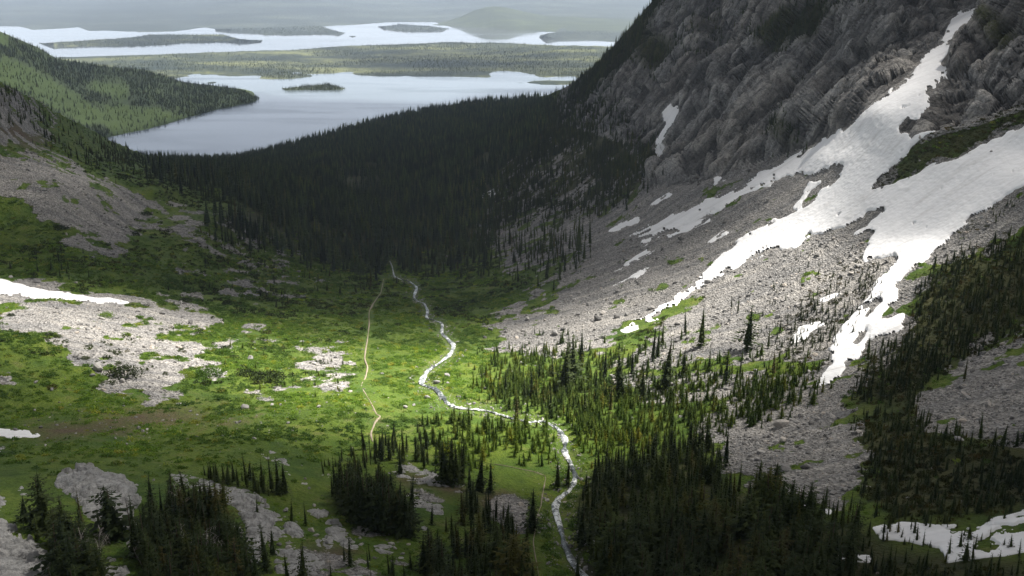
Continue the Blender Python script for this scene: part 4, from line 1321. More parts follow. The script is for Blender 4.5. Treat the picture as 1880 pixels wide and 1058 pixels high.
# ------------------------------------------------------------------ scattering
def gn_scatter(name, pts, rotz, scl, idx, cname, tilt=None, **props):
    me = bpy.data.meshes.new(name)
    me.vertices.add(len(pts))
    me.vertices.foreach_set('co', np.asarray(pts, np.float32).ravel())
    a = me.attributes.new('spin', 'FLOAT_VECTOR', 'POINT')
    rv = np.zeros((len(pts), 3), np.float32)
    rv[:, 2] = rotz
    if tilt is not None:
        rv[:, :2] = tilt
    a.data.foreach_set('vector', rv.ravel())
    a = me.attributes.new('size', 'FLOAT_VECTOR', 'POINT')
    a.data.foreach_set('vector', np.asarray(scl, np.float32).ravel())
    a = me.attributes.new('pick', 'INT', 'POINT')
    a.data.foreach_set('value', np.asarray(idx, np.int32))
    o = bpy.data.objects.new(name, me)
    ng = bpy.data.node_groups.new('scatter_' + name, 'GeometryNodeTree')
    ng.interface.new_socket('Geometry', in_out='INPUT', socket_type='NodeSocketGeometry')
    ng.interface.new_socket('Geometry', in_out='OUTPUT', socket_type='NodeSocketGeometry')
    N, L = ng.nodes, ng.links
    gi, go = N.new('NodeGroupInput'), N.new('NodeGroupOutput')
    ci_ = N.new('GeometryNodeCollectionInfo')
    ci_.inputs['Collection'].default_value = PROTO[cname]
    ci_.inputs['Separate Children'].default_value = True
    ci_.inputs['Reset Children'].default_value = True
    iop = N.new('GeometryNodeInstanceOnPoints')
    iop.inputs['Pick Instance'].default_value = True
    L.new(gi.outputs[0], iop.inputs['Points'])
    L.new(ci_.outputs[0], iop.inputs['Instance'])
    for an, ty, sk in (('pick', 'INT', 'Instance Index'), ('spin', 'FLOAT_VECTOR', 'Rotation'), ('size', 'FLOAT_VECTOR', 'Scale')):
        na = N.new('GeometryNodeInputNamedAttribute')
        na.data_type = ty
        na.inputs['Name'].default_value = an
        L.new(na.outputs['Attribute'], iop.inputs[sk])
    L.new(iop.outputs[0], go.inputs[0])
    md = o.modifiers.new('scatter', 'NODES')
    md.node_group = ng
    return link(o, kind='stuff', **props)


dA = np.linalg.norm(np.cross(P[1:, :-1] - P[:-1, :-1], P[:-1, 1:] - P[:-1, :-1]), axis=-1)
CU, CV_ = .5 * (GU[:-1, :-1] + GU[1:, 1:]), .5 * (GV[:-1, :-1] + GV[1:, 1:])
CPOS = .25 * (P[:-1, :-1] + P[1:, :-1] + P[:-1, 1:] + P[1:, 1:])
SNOWC, STRC, TRC, SLABC = look(m_snow, CU, CV_), look(m_stream, CU, CV_), look(m_trail, CU, CV_), look(m_slab, CU, CV_)
TALC, CLFC = A_talus[:-1, :-1], A_cliff[:-1, :-1]
FREE = (1 - smooth(.05, .3, STRC)) * (1 - smooth(.05, .4, TRC))
INVIEW = (CU > -260) & (CU < 2140) & (CV_ < 1180) & (CV_ > -160)


def scatter_cells(dens, rng=RNG):
    """random points on the terrain with dens plants per square metre"""
    ex = np.where(INVIEW, dens * dA, 0)
    n = rng.poisson(np.minimum(ex, 50))
    i, j = np.where(n > 0)
    k = n[i, j]
    i, j = np.repeat(i, k), np.repeat(j, k)
    a, b = rng.random(len(i))[:, None], rng.random(len(i))[:, None]
    p = (P[i, j] * (1 - b) + P[i, j + 1] * b) * (1 - a) + (P[i + 1, j] * (1 - b) + P[i + 1, j + 1] * b) * a
    return p, i, j


def zone(polys, soft=6, clump=0.0, scale=20.0, seed=0):
    c = look(canvas(polys, soft), CU, CV_)
    if clump > 0:
        c = c * np.clip(1 + clump * 3.2 * fbm(CPOS / scale, 3, 600 + seed), 0, 3)
    return c * FREE


CON = []      # every spruce and fir: (x, y, z, height, width factor, zone)


def add_trees(zn, dens, h0, h1, slim=(1.0, .2), skew=1.5):
    p, _, _ = scatter_cells(dens)
    h = h0 + (h1 - h0) * RNG.random(len(p)) ** skew
    w = np.clip(RNG.normal(slim[0], slim[1], len(p)), .5, 1.7)
    CON.append((p, h, w, np.full(len(p), zn, object)))


add_trees('wood fringe', zone([[(250, 280), (330, 330), (430, 370), (380, 425), (540, 470), (700, 500), (880, 500), (940, 420), (1020, 250), (1040, 180), (960, 200), (860, 420), (700, 470), (560, 440), (470, 350), (330, 300)]], 20, .9, 35, 30) * .009, 5, 18, (1.2, .25), 1.3)

# single trees read off the photograph: base pixel, height in pixels, width factor
SINGLE = {
    'left grove': [(83, 973, 118, 1.25), (125, 1030, 132, 1.15), (150, 966, 72, .9), (209, 988, 104, 1.75), (250, 1024, 126, .8), (272, 1014, 102, .9), (288, 1012, 120, 1.0), (277, 930, 66, 1.3), (45, 958, 56, 1.8), (62, 972, 50, 1.6), (182, 966, 36, 1.4), (110, 1070, 130, 1.3), (140, 1082, 126, 1.1), (165, 1075, 100, 1.2), (100, 1000, 80, 1.2), (190, 1090, 110, 1.0)],
    'ledge grove': [(455, 893, 72, 1.0), (482, 898, 66, .9), (500, 902, 76, 1.0), (512, 906, 80, 1.1), (524, 904, 66, 1.0), (470, 900, 52, 1.2), (438, 892, 44, 1.3), (420, 888, 42, 1.4), (400, 886, 40, 1.4), (384, 878, 36, 1.4)],
    'dark central grove': [(622, 930, 70, .9), (632, 945, 90, .9), (645, 958, 112, .9), (660, 962, 118, .9), (672, 968, 118, .8), (690, 975, 112, .9), (702, 980, 116, .9), (716, 980, 106, .9), (728, 978, 92, .9), (742, 982, 86, .9), (752, 984, 78, .9), (611, 912, 46, .9), (680, 955, 104, .9), (708, 958, 98, .9), (650, 940, 98, .9), (756, 972, 52, .8)],
    'rocky ledge': [(536, 958, 50, 1.2), (562, 964, 50, .8), (490, 1052, 98, .8), (556, 1066, 84, .9), (528, 1064, 58, .9), (473, 948, 40, .9), (620, 930, 60, .7)],
    'path grove': [(977, 976, 88, 1.2), (1024, 897, 66, 1.2), (1042, 890, 58, .9), (815, 885, 88, .9), (828, 888, 96, .9), (840, 890, 86, .9), (848, 886, 90, .9), (900, 906, 70, 1.5), (880, 900, 72, 1.3), (862, 900, 60, 1.2), (735, 872, 44, 1.7), (740, 850, 62, 1.0), (700, 840, 46, 1.0), (716, 845, 54, 1.0), (765, 845, 56, 1.0), (812, 1070, 96, 1.5), (850, 965, 78, 1.2), (866, 960, 80, 1.2), (895, 955, 60, 1.1), (925, 1000, 50, 1.0), (880, 1010, 90, 1.1), (910, 1040, 96, 1.2), (945, 1060, 100, 1.2), (1060, 1058, 56, 1.2)],
    'stream bank stand': [(1035, 720, 90, .95), (1053, 706, 96, .95), (1067, 672, 72, .9), (977, 726, 54, 1.0), (1015, 697, 56, 1.0), (1139, 732, 100, .75), (990, 700, 44, .9), (963, 735, 48, 1.0), (1046, 690, 60, .9), (1094, 716, 48, .9), (948, 770, 50, 1.1), (1045, 675, 72, .8), (1110, 700, 72, .9), (1160, 690, 60, .9), (1180, 732, 72, 1.0), (1075, 762, 62, 1.1), (1010, 762, 58, 1.1), (1120, 760, 66, 1.0), (928, 720, 40, 1.2), (1000, 668, 36, 1.1)],
    'open talus': [(1198, 664, 82, .85), (1216, 636, 50, .7), (1221, 716, 104, .9), (1258, 616, 52, 1.1), (1287, 637, 82, .9), (1371, 641, 86, 1.15), (1342, 564, 30, .8), (1354, 572, 32, .8), (1172, 656, 34, .7), (1207, 655, 60, .7), (1100, 660, 22, .8), (982, 616, 18, 1.0), (1236, 646, 24, .9), (1255, 690, 60, 1.0), (1302, 682, 50, 1.1), (1332, 702, 58, 1.0), (1420, 690, 50, 1.1), (1410, 640, 42, 1.0), (1432, 612, 30, 1.1), (1462, 640, 40, 1.0), (1358, 690, 46, 1.0)],
    'talus wood edge': [(1011, 462, 52, .9), (1063, 470, 82, .8), (1084, 455, 62, .8), (1028, 470, 44, .8), (1046, 462, 48, .8), (1005, 500, 50, .8), (1072, 480, 50, .9), (893, 420, 36, .8), (915, 455, 40, .8), (935, 450, 38, .8), (897, 460, 46, .8), (955, 470, 34, .8), (1000, 445, 40, .8)],
    'right corner firs': [(1800, 812, 58, 1.4), (1717, 806, 34, 1.6), (1840, 820, 46, 1.2), (1594, 652, 40, 1.2), (1770, 700, 48, 1.0), (1676, 750, 60, .9), (1668, 748, 70, .9)],
    'fan foot firs': [(1385, 922, 76, .9), (1402, 930, 86, .8), (1430, 930, 54, 1.0), (1456, 960, 60, 1.1), (1490, 966, 68, 1.1), (1514, 934, 50, 1.3), (1532, 965, 56, .7), (1546, 970, 64, .9), (1564, 975, 62, .7), (1330, 920, 60, 1.0), (1306, 880, 60, 1.0), (1290, 876, 64, 1.0)],
}
for zn, lst in SINGLE.items():
    a = np.array(lst, float)
    p = surf(a[:, 0], np.minimum(a[:, 1], 1280))
    _, _, d = project(p)
    CON.append((p, a[:, 2] * d / F * 1.03, a[:, 3], np.full(len(a), zn, object)))

noslab = 1 - smooth(.3, .7, SLABC)
nosnow = 1 - smooth(.2, .5, SNOWC)
Z = lambda *a, **k: zone(*a, **k)
add_trees('left grove', Z([[(60, 990), (110, 990), (150, 1010), (190, 1050), (190, 1130), (90, 1130)]]) * .05 * noslab, 8, 14, (1.1, .2))
add_trees('slab grove', Z([[(290, 960), (315, 940), (400, 950), (436, 985), (445, 1040), (470, 1060), (470, 1130), (280, 1130), (262, 1040)]], 4) * .11, 9, 15.5, (.95, .15), 1.0)
add_trees('ledge grove', Z([[(372, 870), (400, 872), (470, 885), (520, 895), (524, 908), (490, 908), (400, 893)]], 4) * .10, 4, 8, (1.2, .2))
add_trees('dark central grove', Z([[(612, 905), (690, 930), (750, 965), (752, 986), (700, 980), (640, 955)]], 4) * .13, 12, 19, (.85, .12))
add_trees('central meadow trees', Z([[(590, 860), (690, 830), (680, 880), (600, 890)]], clump=.4) * .03, 3, 8)
add_trees('path grove', Z([[(780, 980), (820, 930), (900, 925), (975, 985), (978, 1130), (790, 1130)]], clump=.4, seed=2) * .05 * noslab, 6, 14, (1.1, .2))
add_trees('path grove', Z([[(640, 838), (700, 812), (775, 800), (800, 850), (860, 870), (850, 892), (800, 884), (760, 860), (690, 850)]], clump=.4, seed=3) * .045 * noslab, 5, 11, (1.0, .2))
add_trees('bottom ledges', Z([[(470, 1020), (780, 1010), (800, 1130), (470, 1130)]], clump=.6, seed=4) * .014 * noslab, 4, 11, (1.0, .2))
add_trees('brook wood', Z([[(1072, 905), (1100, 862), (1180, 838), (1290, 815), (1325, 870), (1410, 925), (1500, 960), (1560, 1000), (1530, 1140), (1115, 1140), (1082, 1060), (1058, 980)]], 8, .3, 16, 31) * .065 * nosnow, 5, 17, (1.15, .25), 1.1)
add_trees('snow wood', Z([[(1420, 930), (1520, 930), (1640, 970), (1660, 1000), (1640, 1060), (1520, 1060), (1490, 985)]], clump=.3, seed=5) * .05, 4, 9, (.95, .2))
add_trees('corner firs', Z([[(1540, 1045), (1700, 1030), (1880, 1030), (2000, 1060), (2000, 1140), (1500, 1140)]], clump=.3, seed=6) * .09, 3, 8, (1.3, .3))
add_trees('snow firs', Z([[(1600, 965), (1880, 940), (1980, 940), (1980, 1030), (1620, 1030)]], clump=.8, seed=7, scale=9) * .05, 2.5, 6.5, (1.15, .3))
add_trees('young firs', Z([[(890, 690), (960, 655), (1060, 648), (1110, 665), (1190, 668), (1240, 670), (1300, 690), (1400, 690), (1510, 690), (1480, 725), (1400, 765), (1295, 800), (1280, 832), (1170, 845), (1085, 872), (1058, 830), (1045, 790), (960, 762), (890, 742)]], 24, .5, 24, seed=8) * .14 * nosnow, 2.8, 9.0, (1.3, .3), 1.8)
add_trees('stream island firs', Z([[(770, 795), (830, 768), (900, 780), (1000, 785), (1026, 810), (1030, 852), (960, 850), (900, 852), (860, 870), (800, 850)]], clump=.35, seed=9) * .085, 3, 9, (1.25, .25))
add_trees('meadow firs', Z([[(340, 640), (560, 620), (640, 650), (660, 720), (560, 745), (430, 700)], [(780, 640), (900, 640), (900, 740), (790, 720)]], clump=.8, seed=10, scale=14) * .010, 1.5, 4.5, (1.3, .25))
add_trees('talus dwarf firs', Z([[(1400, 665), (1440, 620), (1470, 560), (1560, 500), (1625, 480), (1615, 545), (1560, 610), (1520, 660), (1500, 705), (1440, 715)]], clump=.5, seed=11) * .060, 2, 6, (1.2, .25))
add_trees('talus dwarf firs', Z([[(1380, 560), (1460, 480), (1560, 450), (1600, 480), (1440, 600), (1400, 650)]], clump=.9, seed=12, scale=14) * .010, 2, 5, (1.2, .25))
add_trees('dark slope firs', Z([[(1692, 520), (1720, 490), (1780, 465), (1900, 425), (2080, 330), (2080, 520), (1900, 600), (1790, 650), (1705, 700), (1680, 745), (1558, 742), (1580, 665), (1660, 622)]], 6) * .085 * nosnow, 3, 8.5, (1.15, .25), 1.3)
add_trees('dark slope firs', Z([[(1780, 410), (1830, 380), (1900, 335), (1980, 290), (1980, 330), (1880, 385), (1800, 420)]], 6, .5, seed=13) * .05, 2, 5, (1.2, .25))
add_trees('low right firs', Z([[(1560, 775), (1680, 748), (1720, 800), (1880, 815), (2040, 810), (2040, 930), (1820, 945), (1640, 962), (1575, 905), (1598, 850)]], clump=.3, seed=14) * .12, 2.5, 7.5, (1.3, .3))
add_trees('lake wood', Z([[(276, 300), (300, 296), (400, 296), (520, 272), (650, 234), (850, 190), (1000, 180), (990, 240), (915, 330), (880, 400), (872, 470), (700, 486), (600, 480), (540, 455), (385, 420), (430, 378), (480, 368), (430, 340), (330, 316)]], 18, .6, 70, seed=15) * .019, 9, 28, (1.4, .35), 1.2)
add_trees('slope wood', Z([[(880, 400), (930, 320), (1000, 230), (1050, 170), (1100, 120), (1150, 250), (1190, 330), (1110, 390), (1080, 400), (960, 400), (890, 430)]], 14, .6, 60, 16) * .020, 7, 16, (1.0, .2))
add_trees('slope wood', Z([[(880, 400), (950, 420), (1080, 410), (1090, 460), (1050, 510), (990, 540), (900, 500), (870, 470)]], 12, .7, 30, 17) * .010, 6, 17, (.9, .2))
add_trees('cliff edge trees', Z([[(1040, 168), (1110, 105), (1160, 45), (1200, -5), (1240, -20), (1190, 70), (1130, 130), (1060, 195)]], 6, .4, 40, 18) * .055, 7, 15, (.95, .2))
add_trees('cliff ledge trees', Z([[(1380, 70), (1450, 20), (1500, -20), (1535, -20), (1490, 60), (1430, 90)], [(1418, 262), (1462, 232), (1478, 270), (1432, 288)], [(1090, 275), (1200, 258), (1212, 300), (1150, 345), (1085, 335)], [(1200, 90), (1260, 70), (1230, 130), (1190, 140)]], 8, .5, 20, 19) * .075, 3, 10, (1.2, .25))
add_trees('cliff ledge trees', look(m_cliff, CU, CV_) * nosnow * smooth(.16, .42, fbm(CPOS / np.array([70., 70., 34.]), 3, 640)) * .035 * (CU < 1640), 3, 9, (1.2, .25))
add_trees('left ridge trees', Z([[(-60, 150), (20, 165), (80, 205), (140, 240), (285, 292), (240, 310), (150, 300), (60, 260), (-60, 200)]], 6, .9, 60, 20) * .006, 5, 13, (1.0, .2))
add_trees('left slope trees', Z([[(150, 300), (330, 310), (470, 370), (400, 400), (300, 370), (200, 325)], [(-100, 400), (240, 470), (400, 440), (700, 500), (680, 580), (400, 560), (200, 520), (-100, 480)]], 10, 1.0, 30, 21) * .0028, 3, 9, (1.2, .2))

cp = np.concatenate([c[0] for c in CON])
chh = np.concatenate([c[1] for c in CON])
cww = np.concatenate([c[2] for c in CON])
czn = np.concatenate([c[3] for c in CON])
cu, cv2, cdd = project(cp)
cpx = chh * F / cdd
in_frame = (cu > -15) & (cu < 1895) & (cv2 - cpx < 1050) & (cv2 > 0)
order = np.argsort(-(cpx * in_frame))
near = order[:300]
far_sel = np.ones(len(cp), bool)
far_sel[near] = False

# ------------------------------------------------------------------ the 300 largest trees, one by one
PLACE = {
    'left grove': 'in the grove before the pale rock dome at bottom left',
    'slab grove': 'in the dense grove in front of the long pale ledge',
    'ledge grove': 'in the small grove on the narrow rock rib above the ledge',
    'dark central grove': 'in the black grove standing alone left of bottom centre',
    'rocky ledge': 'among the grey slabs left of the black central grove',
    'central meadow trees': 'on green grass behind the black central grove',
    'path grove': 'near the lower footpath left of the stream',
    'bottom ledges': 'on the rough ledges along the bottom edge left of centre',
    'brook wood': 'in the packed dark wood right of the lower stream',
    'snow wood': 'among snow remnants below the grey boulder fan',
    'fan foot firs': 'at the foot of the grey boulder fan',
    'corner firs': 'below the snow in the bottom right corner',
    'snow firs': 'poking through the snow in the bottom right corner',
    'young firs': 'in the sunlit young fir stand right of the stream',
    'stream island firs': 'in the fir patch inside the bend of the stream',
    'stream bank stand': 'in the tall stand above the stream bend',
    'open talus': 'on open grey talus under the snowfield',
    'talus wood edge': 'in the dark tall row at the edge of the upper talus',
    'right corner firs': 'at the stony slope near the right edge',
    'low right firs': 'in the low brushy firs under the right stony slope',
    'dark slope firs': 'on the dark fir slope right of the lower snow tongue',
}
ORD = ['first', 'second', 'third', 'fourth', 'fifth', 'sixth', 'seventh', 'eighth', 'ninth', 'tenth', 'eleventh', 'twelfth']
ROWS = {1: [''], 2: ['back row', 'front row'], 3: ['back row', 'middle row', 'front row'], 4: ['rearmost row', 'second row', 'third row', 'front row']}


def rowname(k, n):
    if n == 1:
        return ''
    if k == 0:
        return ' of the rearmost row'
    if k == n - 1:
        return ' of the front row'
    return ' of the %s row from the back' % ORD[k]


labels = {}
for zn in sorted(set(czn[near])):
    ids = near[czn[near] == zn]
    ids = ids[np.argsort(cv2[ids])]
    nrow = max(1, int(math.ceil(len(ids) / 12)))
    for k, row in enumerate(np.array_split(ids, nrow)):
        row = row[np.argsort(cu[row])]
        hm_ = np.median(cpx[row])
        for r_, t in enumerate(row):
            size = 'tall' if cpx[t] > 1.15 * hm_ else ('short' if cpx[t] < .85 * hm_ else 'dark')
            shape_ = 'slim' if cww[t] < .85 else ('broad' if cww[t] > 1.25 else 'pointed')
            pos = ('%s from left' % ORD[r_]) if len(row) > 1 else 'alone'
            lab = '%s %s spruce %s%s' % (size, shape_, pos, rowname(k, nrow))
            place = PLACE.get(zn, 'on the slope')
            words_ = (lab + ' ' + place).split()
            if len(words_) > 16:
                words_ = ('%s %s spruce, %s%s ' % (size, shape_, pos.replace(' from left', ' from left'), rowname(k, nrow).replace(' of the', ',').replace(' from the back', '')) + place).split()[:16]
                words_ = [w for w in words_]
            labels[t] = ' '.join(words_)
for t in near:
    root = bpy.data.objects.new('spruce_tree', None)
    root.empty_display_size = .5
    root.location = cp[t]
    root.rotation_euler = (RNG.normal(0, .035), RNG.normal(0, .035), RNG.uniform(0, 6.28))
    w = chh[t] * cww[t] * 1.42
    root.scale = (w, w, chh[t])
    link(root, label=labels[t], category='tree', group='spruces and firs of the valley')
    young = czn[t] in ('young firs', 'stream island firs')
    cr_ = bpy.data.objects.new('crown', NEAR_CROWNS[int(RNG.integers(0, len(NEAR_CROWNS)))])
    link(cr_, root)
    link(bpy.data.objects.new('trunk', TRUNK), root)


def scatter_trees(name, sel, cname, nvar, **props):
    k = int(sel.sum())
    if not k:
        return
    h = chh[sel]
    w = h * cww[sel]
    gn_scatter(name, cp[sel] - np.array([0, 0, .15]), RNG.uniform(0, 6.28, k), np.stack([w, w, h], 1), RNG.integers(0, nvar, k), cname, RNG.normal(0, .025, (k, 2)), **props)


young_z = np.isin(czn, ['young firs', 'stream island firs', 'meadow firs'])
wood_z = czn == 'lake wood'
scatter_trees('forest', far_sel & wood_z, 'wood_spruce', 4, label='dense dark conifer wood between the meadow and the near lake', category='forest')
scatter_trees('young_wood', far_sel & young_z, 'young_fir', 4, label='stand of small bright young firs beside the stream and on the meadow', category='trees')
scatter_trees('scattered_wood', far_sel & ~young_z & ~wood_z, 'mid_spruce', 6, label='smaller dark spruces and firs scattered over the slopes and ledges', category='trees')
print('TREES', len(cp), int((far_sel & wood_z).sum()), int((far_sel & young_z).sum()))


# trees on the far spur, the plain and the lake island
def sheet_scatter(g, dens, h0, h1, keepf=None):
    a = np.linalg.norm(np.cross(g[1:, :-1] - g[:-1, :-1], g[:-1, 1:] - g[:-1, :-1]), axis=-1)
    c = .25 * (g[:-1, :-1] + g[1:, :-1] + g[:-1, 1:] + g[1:, 1:])
    d = dens * np.ones_like(a)
    if keepf is not None:
        d = d * keepf(c)
    pu, pv_, _ = project(c)
    d[(pu < -60) | (pu > 1500)] = 0
    n = RNG.poisson(np.minimum(d * a, 60))
    i, j = np.where(n > 0)
    k = n[i, j]
    i, j = np.repeat(i, k), np.repeat(j, k)
    s, t = RNG.random(len(i))[:, None], RNG.random(len(i))[:, None]
    p = (g[i, j] * (1 - t) + g[i, j + 1] * t) * (1 - s) + (g[i + 1, j] * (1 - t) + g[i + 1, j + 1] * t) * s
    return p, RNG.uniform(h0, h1, len(p))


def spur_keep(c):
    pu, pv_, _ = project(c)
    m = look(SPUR_MEADOW, pu, pv_)
    return np.clip((1 - 1.0 * smooth(.15, .6, m + .3 * fbm(c / 60, 3, 610))) * (1 + .9 * fbm(c / 120, 3, 611)), .16, 2)


for nm, g, dens, h0, h1, kf, lab in (('hill_wood', SPUR, .0105, 11, 22, spur_keep, 'conifers covering the wooded hill left of the near lake'),
                                    ('island_wood', ISL, .016, 10, 18, None, 'dark conifers covering the small near lake island'),
                                    ('headland_wood', HEAD_, .002, 10, 18, None, 'hazy trees on the low pointed headland of the far lake'),
                                    ('long_island_wood', ISL_LONG, .003, 10, 18, None, 'hazy trees on the long low island of the far lake'), ('lens_island_wood', ISL_LENS, .002, 12, 20, None, 'hazy trees on the lens shaped island of the far lake'),
                                    ('plain_wood', PLAIN, .0016, 10, 18, lambda c: np.clip(.7 + 2.2 * fbm(c / 420, 4, 612), 0, 2) * (c[..., 2] > .3), 'hazy timber spread over the low plain between the lakes')):
    p, h = sheet_scatter(g, dens, h0, h1, kf)
    w = h * RNG.uniform(.9, 1.5, len(h))
    gn_scatter(nm, p, RNG.uniform(0, 6.28, len(h)), np.stack([w, w, h], 1), RNG.integers(0, 3, len(h)), 'hill_spruce', None, label=lab, category='forest')
    print(nm, len(h))

# ------------------------------------------------------------------ bushes
def scatter_bush(name, dens, r0, r1, cname, nvar, flat=(.8, 1.3), **props):
    p, i, j = scatter_cells(dens)
    r = r0 + (r1 - r0) * RNG.random(len(p)) ** 1.6
    gn_scatter(name, p - np.array([0, 0, .1]), RNG.uniform(0, 6.28, len(p)), np.stack([r, r, r * RNG.uniform(*flat, len(p))], 1), RNG.integers(0, nvar, len(p)), cname, None, **props)
    print(name, len(p))


m_edge = canvas([t for t in TALUS if not (isinstance(t, tuple))], 50)
m_bank = path_mask(STREAM, 1.5)
bare = (1 - smooth(.25, .6, TALC)) * (1 - smooth(.2, .5, CLFC)) * nosnow * noslab * FREE * (1 - .9 * smooth(.3, .7, A_soil[:-1, :-1]))
valley = look(canvas([[(-260, 420), (0, 410), (260, 480), (400, 440), (520, 460), (700, 488), (900, 490), (1000, 520), (960, 570), (880, 610), (900, 650), (880, 740), (780, 780), (660, 820), (580, 860), (300, 850), (-260, 840)]], 30), CU, CV_)
upper = look(canvas([[(20, 268), (200, 300), (330, 320), (470, 372), (420, 400), (330, 385), (200, 330), (90, 290)], [(-260, 410), (100, 425), (260, 470), (420, 430), (700, 495), (690, 600), (480, 600), (360, 560), (240, 545), (0, 505), (-260, 500)],
                      [(870, 480), (1000, 500), (1060, 480), (980, 545), (880, 600), (720, 590), (700, 500)]], 20), CU, CV_)
cl1 = np.clip(.55 + 2.2 * fbm(CPOS / 13, 4, 620), .12, 2)
scatter_bush('willow_scrub', bare * (.22 * look(m_bank, CU, CV_) + .10 * look(m_edge, CU, CV_) * cl1 + valley * .27 * cl1 * np.clip(GD[:-1, :-1] / 450, .7, 1.3)), .5, 2.3, 'willow', 3, (.6, 1.0), label='low green willow scrub covering the meadow on both sides of the stream', category='scrub')
dkc = np.clip(.2 + 2.6 * fbm(CPOS / 20, 4, 621), 0, 2)
tal_l = look(canvas([[(200, 400), (420, 420), (560, 460), (520, 520), (350, 500), (200, 470)], [(60, 640), (420, 590), (560, 640), (640, 660), (560, 720), (340, 700), (200, 730)], [(-100, 600), (60, 640), (120, 700), (-100, 690)]], 16), CU, CV_)
scatter_bush('dark_scrub', (bare * upper * .075 * dkc + tal_l * nosnow * FREE * .035 * np.clip(3 * fbm(CPOS / 14, 4, 622), 0, 2)) , .7, 2.6, 'dark_bush', 2, (.7, 1.2), label='dark green shrubs scattered over the left slope and valley head', category='scrub')
bb = look(canvas([BRUSH_BAND], 4), CU, CV_)
rt = look(canvas([[(1692, 520), (1780, 465), (1900, 425), (2080, 330), (2080, 560), (1790, 650), (1705, 700), (1680, 745), (1558, 742), (1580, 665), (1660, 622)], [(1560, 775), (1680, 748), (1720, 800), (1880, 815), (2040, 810), (2040, 935), (1820, 945), (1640, 962), (1575, 905), (1598, 850)], [(1500, 1050), (1900, 1035), (1900, 1140), (1500, 1140)]], 8), CU, CV_)
rm = look(canvas([[(1430, 640), (1460, 540), (1560, 470), (1630, 470), (1610, 545), (1530, 660), (1500, 700)], [(1760, 440), (1880, 380), (1880, 330), (1800, 390)], [(1240, 550), (1290, 540), (1290, 555), (1250, 570)], [(1110, 640), (1160, 605), (1250, 560), (1240, 590), (1150, 650)], [(1085, 340), (1200, 265), (1180, 350), (1110, 385), (960, 400), (1030, 320)]], 10), CU, CV_)
scatter_bush('dwarf_pine_scrub', FREE * (bb * .30 + rt * .16 * nosnow + rm * .15 * nosnow * np.clip(.3 + 2.5 * fbm(CPOS / 9, 4, 623), 0, 2)), .6, 1.7, 'dwarf_pine', 3, (.8, 1.4), label='olive brown dwarf pine scrub on the right slopes and between the snow tongues', category='scrub')
yg = look(canvas([[(880, 650), (1060, 650), (1240, 670), (1500, 690), (1400, 765), (1290, 800), (1080, 870), (1045, 790), (890, 745)], [(770, 795), (900, 775), (1026, 805), (1030, 852), (860, 870)], [(790, 930), (1010, 900), (1020, 1130), (790, 1130)], [(480, 900), (780, 990), (780, 1130), (480, 1130)], [(-100, 950), (300, 960), (300, 1130), (-100, 1130)]], 10), CU, CV_)
scatter_bush('green_scrub', bare * yg * .25 * cl1, .35, 1.2, 'willow', 3, (.6, 1.0), label='bright low scrub between the young firs and foreground ledges', category='scrub')

# bushes that stand out singly: base pixel, width in pixels
for bu, bv, px, lab in [(228, 690, 62, 'big dark green bush at the lower edge of the pale talus'), (90, 616, 20, 'small dark bush high on the pale left talus'), (106, 620, 17, 'smaller dark bush touching another on the pale left talus'),
                        (20, 580, 16, 'lone dark bush at the left edge below the snow bank'), (194, 582, 26, 'low green bush on the pale talus under the snow bank end'), (156, 660, 18, 'dark little bush between blocks on the pale talus'),
                        (385, 690, 52, 'wide green bush at the border of the pale talus and meadow'), (345, 690, 26, 'green bush left of the wide bush on the talus border'), (410, 650, 34, 'bright green bush on the sunlit talus end'), (340, 555, 26, 'dark bush at the right end of the long snow bank'),
                        (490, 700, 60, 'broad dense bush beside the little meadow firs'), (452, 690, 40, 'dense bush between the broad one and the talus'), (110, 420, 26, 'dark bush on the shaded upper left slope'), (268, 395, 24, 'round dark bush on the upper left talus')]:
    p = surf(bu, bv)
    r = px * float(project(p)[2]) / F * .5
    o = bpy.data.objects.new('bush', tri_mesh('bush', *bush(900 + bu, 900, .8, .075), M['leaf'] if 'green bush' in lab and 'dark' not in lab else M['needle']))
    o.location = p
    o.scale = (r, r * .8, r * .85)
    link(o, label=lab, category='bush', group='bushes on the left slope')

# ------------------------------------------------------------------ stones
def scatter_stones(name, dens, r0, r1, pw, kind_of='stone', **props):
    p, i, j = scatter_cells(dens)
    r = r0 * (1 - RNG.random(len(p)) * (1 - (r0 / r1) ** pw)) ** (-1 / pw)
    q = p + np.array([0, 0, .12]) * r[:, None]
    gn_scatter(name, q, RNG.uniform(0, 6.28, len(p)), np.stack([r, r * RNG.uniform(.7, 1.1, len(p)), r * RNG.uniform(.6, 1.1, len(p))], 1), RNG.integers(0, 7, len(p)), kind_of, RNG.normal(0, .35, (len(p), 2)), **props)
    print(name, len(p), r.max())


tl = smooth(.3, .6, TALC) * (1 - smooth(.25, .6, SNOWC)) * (1 - smooth(.3, .7, CLFC))
near_f = np.clip((520 / GD[:-1, :-1]) ** 1.6, .08, 2.2)
chute = np.clip(1 + 2.2 * fbm(np.stack([CPOS[..., 0] / 70, CPOS[..., 1] / 10, CPOS[..., 2] / 60], -1), 3, 631), .15, 2.4)
palec = look(m_pale, CU, CV_)
base_d = tl * near_f * (GD[:-1, :-1] < 1300)
scatter_stones('rubble', base_d * .30 * chute * (palec < .5), .24, 1.0, 2.6, label='loose grey stones covering the talus slopes', category='rubble')
scatter_stones('coarse_rubble', base_d * .035 * np.clip(1 + 3 * fbm(CPOS / 26, 3, 632), 0, 3) * (palec < .5), .7, 2.6, 2.6, label='coarse grey blocks lying in bands on the talus slopes', category='rubble')
scatter_stones('pale_rubble', base_d * .34 * chute * (palec >= .5), .24, 2.2, 2.3, 'pale_stone', label='pale stones on the sunlit lower left talus', category='rubble')
